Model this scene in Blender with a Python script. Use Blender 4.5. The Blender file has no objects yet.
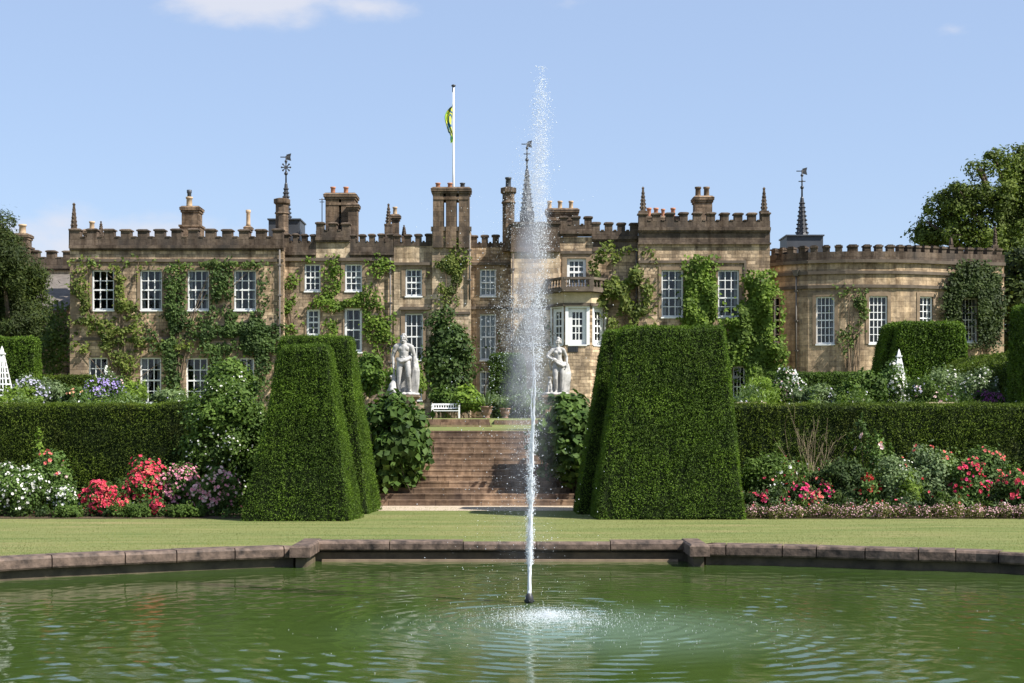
import bpy, bmesh, math, random
import numpy as np
from mathutils import Vector
R = math.radians
C = bpy.context.scene
COL = C.collection
RNG = np.random.default_rng(11)
F = 1500.0; CX = 512.0; HY = 424.0; EYE = 3.05        # lens in pixels, picture centre, horizon row, eye height above the water
GZ = 0.45                                              # lawn level
UP = 3.28                                              # level of the upper garden at the house

# ---------------------------------------------------------------- camera, sky, sun
cam = bpy.data.cameras.new('camera'); co = bpy.data.objects.new('camera', cam); COL.objects.link(co)
co.location = (0, 0, EYE); co.rotation_euler = (R(90), 0, 0)
cam.sensor_width = 36; cam.lens = 36 * F / 1024; cam.shift_y = (HY - 341.5) / 1024
cam.clip_start = 0.1; cam.clip_end = 9000
C.camera = co
SUN = Vector((0.605, -0.30, 0.74)).normalized()
EL = math.asin(SUN.z); ROT = math.atan2(SUN.x, SUN.y)
ls = bpy.data.lights.new('sun', 'SUN'); ls.energy = 5.0; ls.angle = R(0.53); ls.color = (1, .965, .905)
so = bpy.data.objects.new('sun', ls); COL.objects.link(so); so.rotation_euler = SUN.to_track_quat('Z', 'Y').to_euler(); so.location = (30, -20, 60)
W = bpy.data.worlds.new('World'); C.world = W; W.use_nodes = True
nt = W.node_tree; nt.nodes.clear()
def N_(nt, t, **kw):
    n = nt.nodes.new(t)
    for k, v in kw.items(): setattr(n, k, v)
    return n
sky = N_(nt, 'ShaderNodeTexSky', sky_type='NISHITA'); sky.sun_disc = False; sky.sun_elevation = EL; sky.sun_rotation = ROT
sky.air_density = 1.0; sky.dust_density = 0.5; sky.ozone_density = 2.5; sky.altitude = 60
bg = N_(nt, 'ShaderNodeBackground'); bg.inputs[1].default_value = 0.145
wo = N_(nt, 'ShaderNodeOutputWorld')
tc = N_(nt, 'ShaderNodeTexCoord')
def vmask(center, sx, sz):
    sub = N_(nt, 'ShaderNodeVectorMath', operation='SUBTRACT'); nt.links.new(tc.outputs['Generated'], sub.inputs[0]); sub.inputs[1].default_value = center
    mul = N_(nt, 'ShaderNodeVectorMath', operation='MULTIPLY'); nt.links.new(sub.outputs[0], mul.inputs[0]); mul.inputs[1].default_value = (1/sx, .6, 1/sz)
    ln = N_(nt, 'ShaderNodeVectorMath', operation='LENGTH'); nt.links.new(mul.outputs[0], ln.inputs[0])
    mr = N_(nt, 'ShaderNodeMapRange'); nt.links.new(ln.outputs['Value'], mr.inputs[0]); mr.inputs[1].default_value = 1.0; mr.inputs[2].default_value = 0.1; mr.inputs[3].default_value = 0; mr.inputs[4].default_value = 1
    return mr.outputs[0]
def wdir(x, y):
    v = Vector(((x - CX) / F, 1, (HY - y) / F)).normalized(); return tuple(v)
mp = N_(nt, 'ShaderNodeMapping'); mp.inputs['Scale'].default_value = (1, 1, 2.0); nt.links.new(tc.outputs['Generated'], mp.inputs[0])
nz = N_(nt, 'ShaderNodeTexNoise'); nz.inputs['Scale'].default_value = 26; nz.inputs['Detail'].default_value = 7; nz.inputs['Roughness'].default_value = .55
nt.links.new(mp.outputs[0], nz.inputs['Vector'])
acc = None
for cen, sx, sz, am in [((248, -6), .085, .028, 1.15), ((365, 6), .06, .014, .75), ((955, 30), .022, .009, .45), ((120, 258), .15, .045, .95), ((570, 2), .03, .01, .4), ((75, 226), .07, .016, .6)]:
    m = vmask(wdir(*cen), sx, sz)
    mm = N_(nt, 'ShaderNodeMath', operation='MULTIPLY'); nt.links.new(m, mm.inputs[0]); mm.inputs[1].default_value = am
    if acc is None: acc = mm.outputs[0]
    else:
        a = N_(nt, 'ShaderNodeMath', operation='MAXIMUM'); nt.links.new(acc, a.inputs[0]); nt.links.new(mm.outputs[0], a.inputs[1]); acc = a.outputs[0]
ad = N_(nt, 'ShaderNodeMath', operation='ADD'); nt.links.new(acc, ad.inputs[0]); nt.links.new(nz.outputs[0], ad.inputs[1])
mr = N_(nt, 'ShaderNodeMapRange', interpolation_type='SMOOTHSTEP'); nt.links.new(ad.outputs[0], mr.inputs[0]); mr.inputs[1].default_value = .72; mr.inputs[2].default_value = 1.35; mr.inputs[4].default_value = .82
mx = N_(nt, 'ShaderNodeMix', data_type='RGBA'); nt.links.new(mr.outputs[0], mx.inputs[0]); hz_ = N_(nt, 'ShaderNodeMix', data_type='RGBA'); hz_.inputs[0].default_value = .74; nt.links.new(sky.outputs[0], hz_.inputs[6]); hz_.inputs[7].default_value = (1.46, 1.86, 2.72, 1)
nt.links.new(hz_.outputs[2], mx.inputs[6]); mx.inputs[7].default_value = (2.95, 3.0, 3.3, 1)
nt.links.new(mx.outputs[2], bg.inputs[0]); nt.links.new(bg.outputs[0], wo.inputs[0])
C.view_settings.view_transform = 'Standard'; C.view_settings.look = 'None'; C.view_settings.gamma = 1; C.view_settings.exposure = 0.9
C.view_settings.use_curve_mapping = False
C.cycles.use_denoising = True; C.cycles.max_bounces = 8; C.cycles.transparent_max_bounces = 12
try: C.cycles.denoising_prefilter = 'ACCURATE'
except Exception: pass

# ---------------------------------------------------------------- helpers
def P(px, py, Y): return np.array([(px - CX) / F * Y, Y, EYE + (HY - py) / F * Y])
def PX(px, Y): return (px - CX) / F * Y
def PZ(py, Y): return EYE + (HY - py) / F * Y
def GY(py, z): return (EYE - z) * F / (py - HY)

class MB:
    def __init__(s): s.v = []; s.f = []; s.m = []; s.n = 0; s.sm = []
    def add(s, v, f, m=0, smooth=False):
        v = np.asarray(v, float).reshape(-1, 3)
        f = [tuple(int(i) + s.n for i in q) for q in f] if not isinstance(f, np.ndarray) else f + s.n
        s.v.append(v); s.n += len(v); s.f.append(f); s.m.append((len(f), m, smooth))
    def quads(s, v, m=0):
        n = len(v) // 4
        if n: s.add(v, np.arange(n * 4).reshape(n, 4), m)
    def box(s, x0, x1, y0, y1, z0, z1, m=0):
        v = [(x, y, z) for z in (z0, z1) for y in (y0, y1) for x in (x0, x1)]
        s.add(v, [(0,2,3,1),(4,5,7,6),(0,1,5,4),(2,6,7,3),(0,4,6,2),(1,3,7,5)], m)
    def hexa(s, b, t, m=0):   # b, t: four corners each, counter-clockwise seen from above
        s.add(list(b) + list(t), [(3,2,1,0),(4,5,6,7),(0,1,5,4),(1,2,6,5),(2,3,7,6),(3,0,4,7)], m)
    def lathe(s, c, prof, n=12, m=0, smooth=True, ang=0):
        v = []
        for r, z in prof:
            for k in range(n):
                a = 2 * math.pi * k / n + ang; v.append((c[0] + r * math.cos(a), c[1] + r * math.sin(a), c[2] + z))
        f = []
        for i in range(len(prof) - 1):
            for k in range(n):
                f.append((i*n+k, i*n+(k+1) % n, (i+1)*n+(k+1) % n, (i+1)*n+k))
        f.append(tuple(range(n-1, -1, -1))); f.append(tuple((len(prof)-1)*n + k for k in range(n)))
        s.add(v, f, m, smooth)
    def tube(s, pts, rad, n=6, m=0):
        pts = [Vector(p) for p in pts]; v = []; up = Vector((0.13, 0.31, 1)).normalized()
        if not hasattr(rad, '__len__'): rad = [rad] * len(pts)
        for i, p in enumerate(pts):
            d = (pts[min(i+1, len(pts)-1)] - pts[max(i-1, 0)]).normalized()
            a = d.cross(up)
            if a.length < .05: a = d.cross(Vector((1, 0, 0)))
            a.normalize(); b = d.cross(a)
            for k in range(n):
                t = 2 * math.pi * k / n; v.append(p + (a * math.cos(t) + b * math.sin(t)) * rad[i])
        f = []
        for i in range(len(pts) - 1):
            for k in range(n): f.append((i*n+k, i*n+(k+1) % n, (i+1)*n+(k+1) % n, (i+1)*n+k))
        f.append(tuple(range(n-1, -1, -1))); f.append(tuple((len(pts)-1)*n + k for k in range(n)))
        s.add(v, f, m, True)
    def ball(s, c, r, n=8, k=6, m=0):
        r = (r, r, r) if not hasattr(r, '__len__') else r
        v = [(c[0], c[1], c[2] - r[2])]
        for i in range(1, k):
            ph = -math.pi/2 + math.pi * i / k
            for j in range(n):
                a = 2*math.pi*j/n; v.append((c[0]+r[0]*math.cos(ph)*math.cos(a), c[1]+r[1]*math.cos(ph)*math.sin(a), c[2]+r[2]*math.sin(ph)))
        v.append((c[0], c[1], c[2] + r[2])); f = []
        for j in range(n): f.append((0, 1+(j+1) % n, 1+j))
        for i in range(k-2):
            for j in range(n): f.append((1+i*n+j, 1+i*n+(j+1) % n, 1+(i+1)*n+(j+1) % n, 1+(i+1)*n+j))
        b = 1+(k-2)*n
        for j in range(n): f.append((b+j, b+(j+1) % n, len(v)-1))
        s.add(v, f, m, True)
    def mesh(s, name, mats, off=(0, 0, 0)):
        me = bpy.data.meshes.new(name)
        V = (np.concatenate(s.v) if s.v else np.zeros((0, 3))) - np.asarray(off, float)
        tot = []; li = []; mi = []; sm = []
        for f, (nf, m, smo) in zip(s.f, s.m):
            if isinstance(f, np.ndarray):
                tot.append(np.full(len(f), f.shape[1])); li.append(f.ravel())
            else:
                tot.append(np.array([len(q) for q in f])); li.append(np.array([i for q in f for i in q]))
            mi.append(np.full(nf, m)); sm.append(np.full(nf, smo))
        tot = np.concatenate(tot).astype(np.int32); li = np.concatenate(li).astype(np.int32)
        me.vertices.add(len(V)); me.vertices.foreach_set('co', V.astype(np.float32).ravel())
        me.loops.add(len(li)); me.loops.foreach_set('vertex_index', li)
        me.polygons.add(len(tot)); st = np.concatenate([[0], np.cumsum(tot)[:-1]]).astype(np.int32)
        me.polygons.foreach_set('loop_start', st); me.polygons.foreach_set('loop_total', tot)
        me.polygons.foreach_set('material_index', np.concatenate(mi).astype(np.int32))
        me.polygons.foreach_set('use_smooth', np.concatenate(sm).astype(bool))
        for m in (mats if isinstance(mats, (list, tuple)) else [mats]): me.materials.append(m)
        me.update(calc_edges=True); me.validate()
        return me

def origin_of(o):
    v = np.zeros(3)
    while o is not None: v += np.array(o.location); o = o.parent
    return v
def tag(o, label=None, cat=None, group=None, kind=None):
    if label: o['label'] = label
    if cat: o['category'] = cat
    if group: o['group'] = group
    if kind: o['kind'] = kind
    return o
def thing(name, loc, label, cat, group=None):
    o = bpy.data.objects.new(name, None); COL.objects.link(o); o.location = tuple(float(x) for x in loc); o.empty_display_size = .2
    return tag(o, label, cat, group)
def part(name, mb, mats, parent=None, kind=None, label=None):
    off = origin_of(parent) if parent is not None else (0, 0, 0)
    o = bpy.data.objects.new(name, mb.mesh(name, mats, off)); COL.objects.link(o)
    if parent is not None: o.parent = parent
    if kind: o['kind'] = kind
    if label: o['label'] = label
    return o
def copy_tree(o, parent=None):
    c = o.copy(); COL.objects.link(c); c.parent = parent
    for ch in list(o.children): copy_tree(ch, c)
    return c
def unit(v): return v / (np.linalg.norm(v, axis=-1, keepdims=True) + 1e-9)
_nd = unit(np.random.default_rng(3).normal(size=(24, 3))); _np = np.random.default_rng(4).uniform(0, 6.28, 24)
def vnoise(p, s, o=0):
    p = np.asarray(p) * s; r = 0
    for k in range(6):
        d = _nd[(k + o) % 24]; r = r + np.sin(p @ d * (1 + .37*k) + _np[(k + o*5) % 24])
    return r / 6
def leafquads(Pn, Nn, L, Wd, rng, T=None, fold=.12, jit=.35):
    n = len(Pn)
    if n == 0: return np.zeros((0, 3))
    Nn = unit(Nn)
    if T is None: T = rng.normal(size=(n, 3))
    T = unit(T - Nn * np.sum(T * Nn, 1, keepdims=True)); B = np.cross(Nn, T)
    s = rng.uniform(1-jit, 1+jit, (n, 1)); l = L * s / 2; w = Wd * s / 2
    v = np.empty((n, 4, 3)); v[:, 0] = Pn - T*l; v[:, 1] = Pn + B*w - T*l*.1 + Nn*fold*w; v[:, 2] = Pn + T*l; v[:, 3] = Pn - B*w - T*l*.1 + Nn*fold*w
    return v.reshape(-1, 3)
def bloomquads(Pn, Nn, r, rng, petals=5, cup=.5):
    n = len(Pn)
    if n == 0: return np.zeros((0, 3))
    Nn = unit(Nn); T = rng.normal(size=(n, 3)); T = unit(T - Nn*np.sum(T*Nn, 1, keepdims=True)); B = np.cross(Nn, T)
    r = r * rng.uniform(.65, 1.25, (n, 1)); out = []
    for k in range(petals):
        a = 2*math.pi*k/petals; D = T*math.cos(a) + B*math.sin(a); S = -T*math.sin(a) + B*math.cos(a)
        v = np.empty((n, 4, 3)); v[:, 0] = Pn; v[:, 1] = Pn + D*r*.6 + S*r*.55 + Nn*r*cup*.6; v[:, 2] = Pn + D*r + Nn*r*cup; v[:, 3] = Pn + D*r*.6 - S*r*.55 + Nn*r*cup*.6
        out.append(v)
    return np.stack(out, 1).reshape(-1, 3)

# ---------------------------------------------------------------- materials
def mat(name):
    m = bpy.data.materials.new(name); m.use_nodes = True; nt = m.node_tree
    b = nt.nodes['Principled BSDF']; return m, nt, b
def ramp(nt, stops, interp='LINEAR'):
    r = nt.nodes.new('ShaderNodeValToRGB'); r.color_ramp.interpolation = interp
    e = r.color_ramp.elements
    while len(e) < len(stops): e.new(.5)
    for q, (p, c) in zip(e, stops): q.position = p; q.color = (*c, 1)
    return r
def noise(nt, scale, detail=5, rough=.55, vec=None):
    n = nt.nodes.new('ShaderNodeTexNoise'); n.inputs['Scale'].default_value = scale; n.inputs['Detail'].default_value = detail; n.inputs['Roughness'].default_value = rough
    if vec is not None: nt.links.new(vec, n.inputs['Vector'])
    return n
def geo(nt): return nt.nodes.new('ShaderNodeNewGeometry')
def mixc(nt, fac, a, b, mode='MIX'):
    m = nt.nodes.new('ShaderNodeMix'); m.data_type = 'RGBA'; m.blend_type = mode
    for i, x in ((0, fac), (6, a), (7, b)):
        if hasattr(x, 'is_linked') or hasattr(x, 'links'): nt.links.new(x, m.inputs[i])
        elif i == 0: m.inputs[0].default_value = x
        else: m.inputs[i].default_value = (*x, 1)
    return m.outputs[2]
def bump(nt, b, h, strength=.4, dist=.02):
    n = nt.nodes.new('ShaderNodeBump'); n.inputs['Strength'].default_value = strength; n.inputs['Distance'].default_value = dist
    nt.links.new(h, n.inputs['Height']); nt.links.new(n.outputs[0], b.inputs['Normal'])
def simple(name, c, rough=.6, var=.25, scale=3, spec=.4, metal=0, bstr=.2, bd=.01):
    m, nt, b = mat(name); g = geo(nt); n = noise(nt, scale, 6, .6, g.outputs['Position'])
    r = ramp(nt, [(.3, tuple(x*(1-var) for x in c)), (.7, tuple(min(1, x*(1+var)) for x in c))]); nt.links.new(n.outputs[0], r.inputs[0])
    nt.links.new(r.outputs[0], b.inputs['Base Color']); b.inputs['Roughness'].default_value = rough; b.inputs['Specular IOR Level'].default_value = spec; b.inputs['Metallic'].default_value = metal
    if bstr: bump(nt, b, n.outputs[0], bstr, bd)
    return m
def leafmat(name, c1, c2, trans=.28, rough=.5, nscale=.9, amb=.35, brown=0):
    m, nt, b = mat(name); g = geo(nt)
    r = ramp(nt, [(0, c1), (1, c2)]); nt.links.new(g.outputs['Random Per Island'], r.inputs[0])
    n = noise(nt, nscale, 3, .5, g.outputs['Position'])
    r2 = ramp(nt, [(.32, (1-amb,)*3), (.7, (1+amb, 1+amb*.9, 1.))]); nt.links.new(n.outputs[0], r2.inputs[0])
    c = mixc(nt, 1.0, r.outputs[0], r2.outputs[0], 'MULTIPLY')
    if brown:
        n3 = noise(nt, .75, 5, .6, g.outputs['Position']); r3 = ramp(nt, [(.56, (0, 0, 0)), (.74, (brown,)*3)]); nt.links.new(n3.outputs[0], r3.inputs[0]); c = mixc(nt, r3.outputs[0], c, (.075, .055, .018))
    nt.links.new(c, b.inputs['Base Color']); b.inputs['Roughness'].default_value = max(.6, rough); b.inputs['Specular IOR Level'].default_value = .14
    t = nt.nodes.new('ShaderNodeBsdfTranslucent'); tcx = mixc(nt, 1.0, c, (1.1, 1.25, .45), 'MULTIPLY'); nt.links.new(tcx, t.inputs[0])
    ms = nt.nodes.new('ShaderNodeMixShader'); ms.inputs[0].default_value = trans
    nt.links.new(b.outputs[0], ms.inputs[1]); nt.links.new(t.outputs[0], ms.inputs[2]); nt.links.new(ms.outputs[0], nt.nodes['Material Output'].inputs[0])
    return m
def petalmat(name, c1, c2, trans=.25):
    m, nt, b = mat(name); g = geo(nt)
    r = ramp(nt, [(0, c1), (1, c2)]); nt.links.new(g.outputs['Random Per Island'], r.inputs[0]); nt.links.new(r.outputs[0], b.inputs['Base Color'])
    b.inputs['Roughness'].default_value = .6; b.inputs['Specular IOR Level'].default_value = .2
    t = nt.nodes.new('ShaderNodeBsdfTranslucent'); nt.links.new(r.outputs[0], t.inputs[0]); ms = nt.nodes.new('ShaderNodeMixShader'); ms.inputs[0].default_value = trans
    nt.links.new(b.outputs[0], ms.inputs[1]); nt.links.new(t.outputs[0], ms.inputs[2]); nt.links.new(ms.outputs[0], nt.nodes['Material Output'].inputs[0])
    return m
def wallvec(nt):
    g = geo(nt); s = nt.nodes.new('ShaderNodeSeparateXYZ'); nt.links.new(g.outputs['Position'], s.inputs[0])
    a = nt.nodes.new('ShaderNodeMath'); a.operation = 'ADD'; nt.links.new(s.outputs[0], a.inputs[0]); nt.links.new(s.outputs[1], a.inputs[1])
    c = nt.nodes.new('ShaderNodeCombineXYZ'); nt.links.new(a.outputs[0], c.inputs[0]); nt.links.new(s.outputs[2], c.inputs[1])
    return g, c.outputs[0]
def stone(name, ca, cb, cm, bw=.52, rh=.235, mort=.011, soot=(.07, .055, .042), sootlo=.56, soothi=.78, tone=(.75, 1.25), bst=.55):
    m, nt, b = mat(name); g, v = wallvec(nt)
    d = noise(nt, 2.2, 3, .5, g.outputs['Position']); vm = nt.nodes.new('ShaderNodeVectorMath'); vm.operation = 'MULTIPLY_ADD'
    nt.links.new(d.outputs['Color'], vm.inputs[0]); vm.inputs[1].default_value = (.06, .05, 0); nt.links.new(v, vm.inputs[2])
    br = nt.nodes.new('ShaderNodeTexBrick'); br.inputs['Scale'].default_value = 1; br.inputs['Brick Width'].default_value = bw; br.inputs['Row Height'].default_value = rh
    br.inputs['Mortar Size'].default_value = mort; br.inputs['Mortar Smooth'].default_value = .4; br.inputs['Bias'].default_value = -.1; br.offset_frequency = 2; br.squash_frequency = 3; br.squash = 1.35
    br.inputs['Color1'].default_value = (*ca, 1); br.inputs['Color2'].default_value = (*cb, 1); br.inputs['Mortar'].default_value = (*cm, 1)
    nt.links.new(vm.outputs[0], br.inputs['Vector'])
    ms_ = nt.nodes.new('ShaderNodeMapping'); ms_.inputs['Scale'].default_value = (1.3, 1.3, .5); nt.links.new(g.outputs['Position'], ms_.inputs[0]); n1 = noise(nt, .6, 7, .66, ms_.outputs[0]); n2 = noise(nt, 5.5, 5, .65, g.outputs['Position'])
    # second, offset brick layer gives single stones of another tone
    br2 = nt.nodes.new('ShaderNodeTexBrick'); br2.inputs['Scale'].default_value = 1; br2.inputs['Brick Width'].default_value = bw; br2.inputs['Row Height'].default_value = rh; br2.inputs['Mortar Size'].default_value = 0
    br2.offset_frequency = 2; br2.squash_frequency = 3; br2.squash = 1.35; br2.inputs['Color1'].default_value = (tone[0],)*3 + (1,); br2.inputs['Color2'].default_value = (tone[1],)*3 + (1,)
    of = nt.nodes.new('ShaderNodeVectorMath'); of.operation = 'ADD'; of.inputs[1].default_value = (bw*34, rh*60, 0); nt.links.new(vm.outputs[0], of.inputs[0]); nt.links.new(of.outputs[0], br2.inputs['Vector'])
    c = mixc(nt, 1, br.outputs['Color'], br2.outputs['Color'], 'MULTIPLY')
    r2 = ramp(nt, [(.3, (.62, .6, .58)), (.7, (1.3, 1.28, 1.24))]); nt.links.new(n2.outputs[0], r2.inputs[0]); c = mixc(nt, 1, c, r2.outputs[0], 'MULTIPLY')
    n4 = noise(nt, 1.15, 6, .68, ms_.outputs[0]); r4 = ramp(nt, [(.34, (.56, .52, .48)), (.52, (1.08, 1.05, 1.02)), (.72, (1.26, 1.2, 1.08))]); nt.links.new(n4.outputs[0], r4.inputs[0]); c = mixc(nt, 1, c, r4.outputs[0], 'MULTIPLY')
    m5 = nt.nodes.new('ShaderNodeMapping'); m5.inputs['Scale'].default_value = (3.2, 3.2, .22); nt.links.new(g.outputs['Position'], m5.inputs[0]); n5 = noise(nt, 1.0, 5, .6, m5.outputs[0]); r5 = ramp(nt, [(.36, (.60, .57, .54)), (.50, (1, 1, 1))]); nt.links.new(n5.outputs[0], r5.inputs[0]); c = mixc(nt, 1, c, r5.outputs[0], 'MULTIPLY')
    rs = ramp(nt, [(sootlo, (0, 0, 0)), (soothi, (1, 1, 1))]); nt.links.new(n1.outputs[0], rs.inputs[0])
    c = mixc(nt, rs.outputs[0], c, soot)
    nt.links.new(c, b.inputs['Base Color']); b.inputs['Roughness'].default_value = .9; b.inputs['Specular IOR Level'].default_value = .15
    a = nt.nodes.new('ShaderNodeMath'); a.operation = 'MULTIPLY_ADD'; nt.links.new(br.outputs['Fac'], a.inputs[0]); a.inputs[1].default_value = -.8; nt.links.new(n2.outputs[0], a.inputs[2])
    bump(nt, b, a.outputs[0], bst, .025)
    return m
M = {}
M['wall'] = stone('wall_stone', (.49, .38, .265), (.33, .25, .17), (.25, .195, .14), .40, .17, .012, tone=(.60, 1.36), sootlo=.47, soothi=.76, soot=(.13, .10, .078), bst=.8)
M['wall_pale'] = stone('pale_wall_stone', (.50, .405, .29), (.41, .32, .22), (.27, .22, .165), .56, .26, .010, sootlo=.5, soothi=.82, tone=(.66, 1.26), soot=(.16, .13, .10), bst=.7)
M['wall_wing'] = stone('wing_stone', (.47, .36, .24), (.37, .28, .185), (.26, .21, .15), .62, .27, .009, sootlo=.47, soothi=.8, tone=(.66, 1.26), soot=(.16, .125, .095), bst=.6)
M['dark_stone'] = stone('sooty_stone', (.135, .105, .082), (.09, .071, .057), (.05, .04, .032), .6, .3, .008, soot=(.05, .042, .036), sootlo=.5, soothi=.7)
M['chimney_stone'] = stone('chimney_stone', (.19, .14, .10), (.13, .098, .072), (.075, .06, .045), .45, .25, .01, soot=(.05, .042, .036), sootlo=.48, soothi=.7)
M['trim'] = simple('dressed_stone', (.24, .175, .115), .85, .3, 2.5, .2)
M['trim_dark'] = simple('weathered_string_stone', (.12, .095, .072), .9, .35, 2.2, .15)
M['brownstone'] = stone('step_stone', (.25, .178, .125), (.18, .127, .09), (.09, .066, .05), 1.1, 5.0, .012, soot=(.08, .055, .045), sootlo=.5, soothi=.75)
M['coping'] = simple('wet_coping_stone', (.105, .072, .053), .7, .85, 4.2, .35, 0, .9, .03)
M['poolwall'] = simple('pool_wall_stone', (.085, .066, .040), .7, .5, 2.6, .3, 0, .4, .02)
M['white'] = simple('white_paint', (.80, .79, .76), .45, .05, 4, .4, 0, 0)
M['terra'] = simple('terracotta', (.42, .19, .11), .85, .25, 5, .2)
M['buffpot'] = simple('buff_clay', (.46, .33, .21), .85, .2, 5, .2)
M['lead'] = simple('lead_sheet', (.042, .045, .052), .55, .25, 2, .5)
M['slate'] = simple('stone_slate', (.135, .115, .098), .8, .3, 3.5, .3)
M['iron'] = simple('black_iron', (.025, .025, .028), .5, .2, 5, .5)
M['pipe'] = simple('lead_pipe', (.12, .105, .09), .6, .25, 3, .4)
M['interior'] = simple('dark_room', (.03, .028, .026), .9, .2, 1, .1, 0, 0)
M['curtain'] = simple('pale_curtain', (.46, .45, .43), .9, .15, 6, .1, 0, 0)
M['marble'] = None
M['soil'] = simple('bed_soil', (.075, .052, .036), .95, .4, 4, .1, 0, .8, .05)
M['gravel'] = simple('pale_gravel', (.42, .34, .25), .95, .3, 14, .1, 0, .5, .01)
M['bark'] = simple('bark', (.10, .075, .055), .9, .35, 6, .15, 0, .7, .03)
M['vine'] = simple('vine_stem', (.17, .125, .085), .9, .3, 7, .1, 0, 0)
M['twig'] = simple('bleached_twig', (.30, .23, .15), .85, .25, 8, .15, 0, 0)
M['oldpot'] = simple('old_clay_pot', (.24, .155, .11), .9, .35, 6, .15)
M['sandstone'] = simple('buff_slab', (.50, .40, .25), .85, .15, 5, .2)
def glassmat():
    m, nt, b = mat('window_glass'); nt.nodes.remove(b)
    lw = nt.nodes.new('ShaderNodeFresnel'); lw.inputs[0].default_value = 1.6
    tr = nt.nodes.new('ShaderNodeBsdfTransparent'); tr.inputs[0].default_value = (.8, .84, .85, 1)
    gl = nt.nodes.new('ShaderNodeBsdfGlossy'); gl.inputs['Roughness'].default_value = .03
    g = geo(nt); n = noise(nt, 2.2, 2, .5, g.outputs['Position']); bp = nt.nodes.new('ShaderNodeBump'); bp.inputs['Strength'].default_value = .12; bp.inputs['Distance'].default_value = .02
    nt.links.new(n.outputs[0], bp.inputs['Height']); nt.links.new(bp.outputs[0], gl.inputs['Normal'])
    ms = nt.nodes.new('ShaderNodeMixShader'); nt.links.new(lw.outputs[0], ms.inputs[0]); nt.links.new(tr.outputs[0], ms.inputs[1]); nt.links.new(gl.outputs[0], ms.inputs[2])
    nt.links.new(ms.outputs[0], nt.nodes['Material Output'].inputs[0]); return m
M['glass'] = glassmat()
def marblemat():
    m, nt, b = mat('weathered_marble'); g = geo(nt); n = noise(nt, 3.6, 8, .72, g.outputs['Position'])
    r = ramp(nt, [(.28, (.13, .125, .11)), (.47, (.35, .335, .31)), (.70, (.50, .48, .45))]); nt.links.new(n.outputs[0], r.inputs[0]); nt.links.new(r.outputs[0], b.inputs['Base Color'])
    b.inputs['Roughness'].default_value = .6; bump(nt, b, n.outputs[0], .2, .01); return m
M['marble'] = marblemat()
def lawnmat(name='mown_grass', c1=(.100, .135, .040), c2=(.168, .178, .066), c3=(.26, .205, .105)):
    m, nt, b = mat(name); g = geo(nt)
    mpn = nt.nodes.new('ShaderNodeMapping'); mpn.inputs['Scale'].default_value = (.28, 2.2, 1); nt.links.new(g.outputs['Position'], mpn.inputs[0])
    n = noise(nt, .9, 6, .65, mpn.outputs[0]); r = ramp(nt, [(.3, c1), (.55, c2), (.78, c3)]); nt.links.new(n.outputs[0], r.inputs[0])
    n2 = noise(nt, 28, 4, .7, g.outputs['Position']); r2 = ramp(nt, [(.3, (.82, .84, .78)), (.7, (1.15, 1.14, 1.1))]); nt.links.new(n2.outputs[0], r2.inputs[0])
    c = mixc(nt, 1, r.outputs[0], r2.outputs[0], 'MULTIPLY'); nt.links.new(c, b.inputs['Base Color']); b.inputs['Roughness'].default_value = .85; b.inputs['Specular IOR Level'].default_value = .1
    bump(nt, b, n2.outputs[0], .6, .03); return m
M['lawn'] = lawnmat()
def watermat():
    m, nt, b = mat('green_pond_water'); g = geo(nt); n = noise(nt, .25, 4, .55, g.outputs['Position'])
    r = ramp(nt, [(.3, (.031, .055, .011)), (.7, (.048, .074, .018))]); nt.links.new(n.outputs[0], r.inputs[0])
    # aerated paler water where the fountain falls back
    vd = nt.nodes.new('ShaderNodeVectorMath'); vd.operation = 'SUBTRACT'; nt.links.new(g.outputs['Position'], vd.inputs[0]); vd.inputs[1].default_value = (1.2, 22.3, 0)
    sc = nt.nodes.new('ShaderNodeVectorMath'); sc.operation = 'MULTIPLY'; sc.inputs[1].default_value = (1/4.4, 1/4.0, 0); nt.links.new(vd.outputs[0], sc.inputs[0])
    ln = nt.nodes.new('ShaderNodeVectorMath'); ln.operation = 'LENGTH'; nt.links.new(sc.outputs[0], ln.inputs[0])
    mr = nt.nodes.new('ShaderNodeMapRange'); mr.interpolation_type = 'SMOOTHSTEP'; nt.links.new(ln.outputs['Value'], mr.inputs[0]); mr.inputs[1].default_value = 1.0; mr.inputs[2].default_value = 0; mr.inputs[3].default_value = 0; mr.inputs[4].default_value = .8
    c = mixc(nt, mr.outputs[0], r.outputs[0], (.135, .20, .145))
    nt.links.new(c, b.inputs['Base Color']); b.inputs['Roughness'].default_value = .04; b.inputs['IOR'].default_value = 1.33
    n2 = noise(nt, 7, 4, .55, g.outputs['Position']); bump(nt, b, n2.outputs[0], .12, .02)
    return m
M['water'] = watermat()
def dropmat():
    m, nt, b = mat('aerated_water'); b.inputs['Base Color'].default_value = (.93, .95, .97, 1); b.inputs['Roughness'].default_value = .25; b.inputs['Specular IOR Level'].default_value = .6
    t = nt.nodes.new('ShaderNodeBsdfTranslucent'); t.inputs[0].default_value = (.9, .93, .95, 1); ms = nt.nodes.new('ShaderNodeMixShader'); ms.inputs[0].default_value = .4
    nt.links.new(b.outputs[0], ms.inputs[1]); nt.links.new(t.outputs[0], ms.inputs[2]); nt.links.new(ms.outputs[0], nt.nodes['Material Output'].inputs[0]); return m
M['drop'] = dropmat()
M['yew'] = leafmat('yew_leaf', (.032, .066, .009), (.135, .215, .034), .3, .6, 1.1, .35, .28)
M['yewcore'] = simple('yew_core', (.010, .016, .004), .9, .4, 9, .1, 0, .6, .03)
M['hedge'] = leafmat('hedge_leaf', (.032, .058, .009), (.118, .165, .027), .26, .6, .7, .45, .5)
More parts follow.
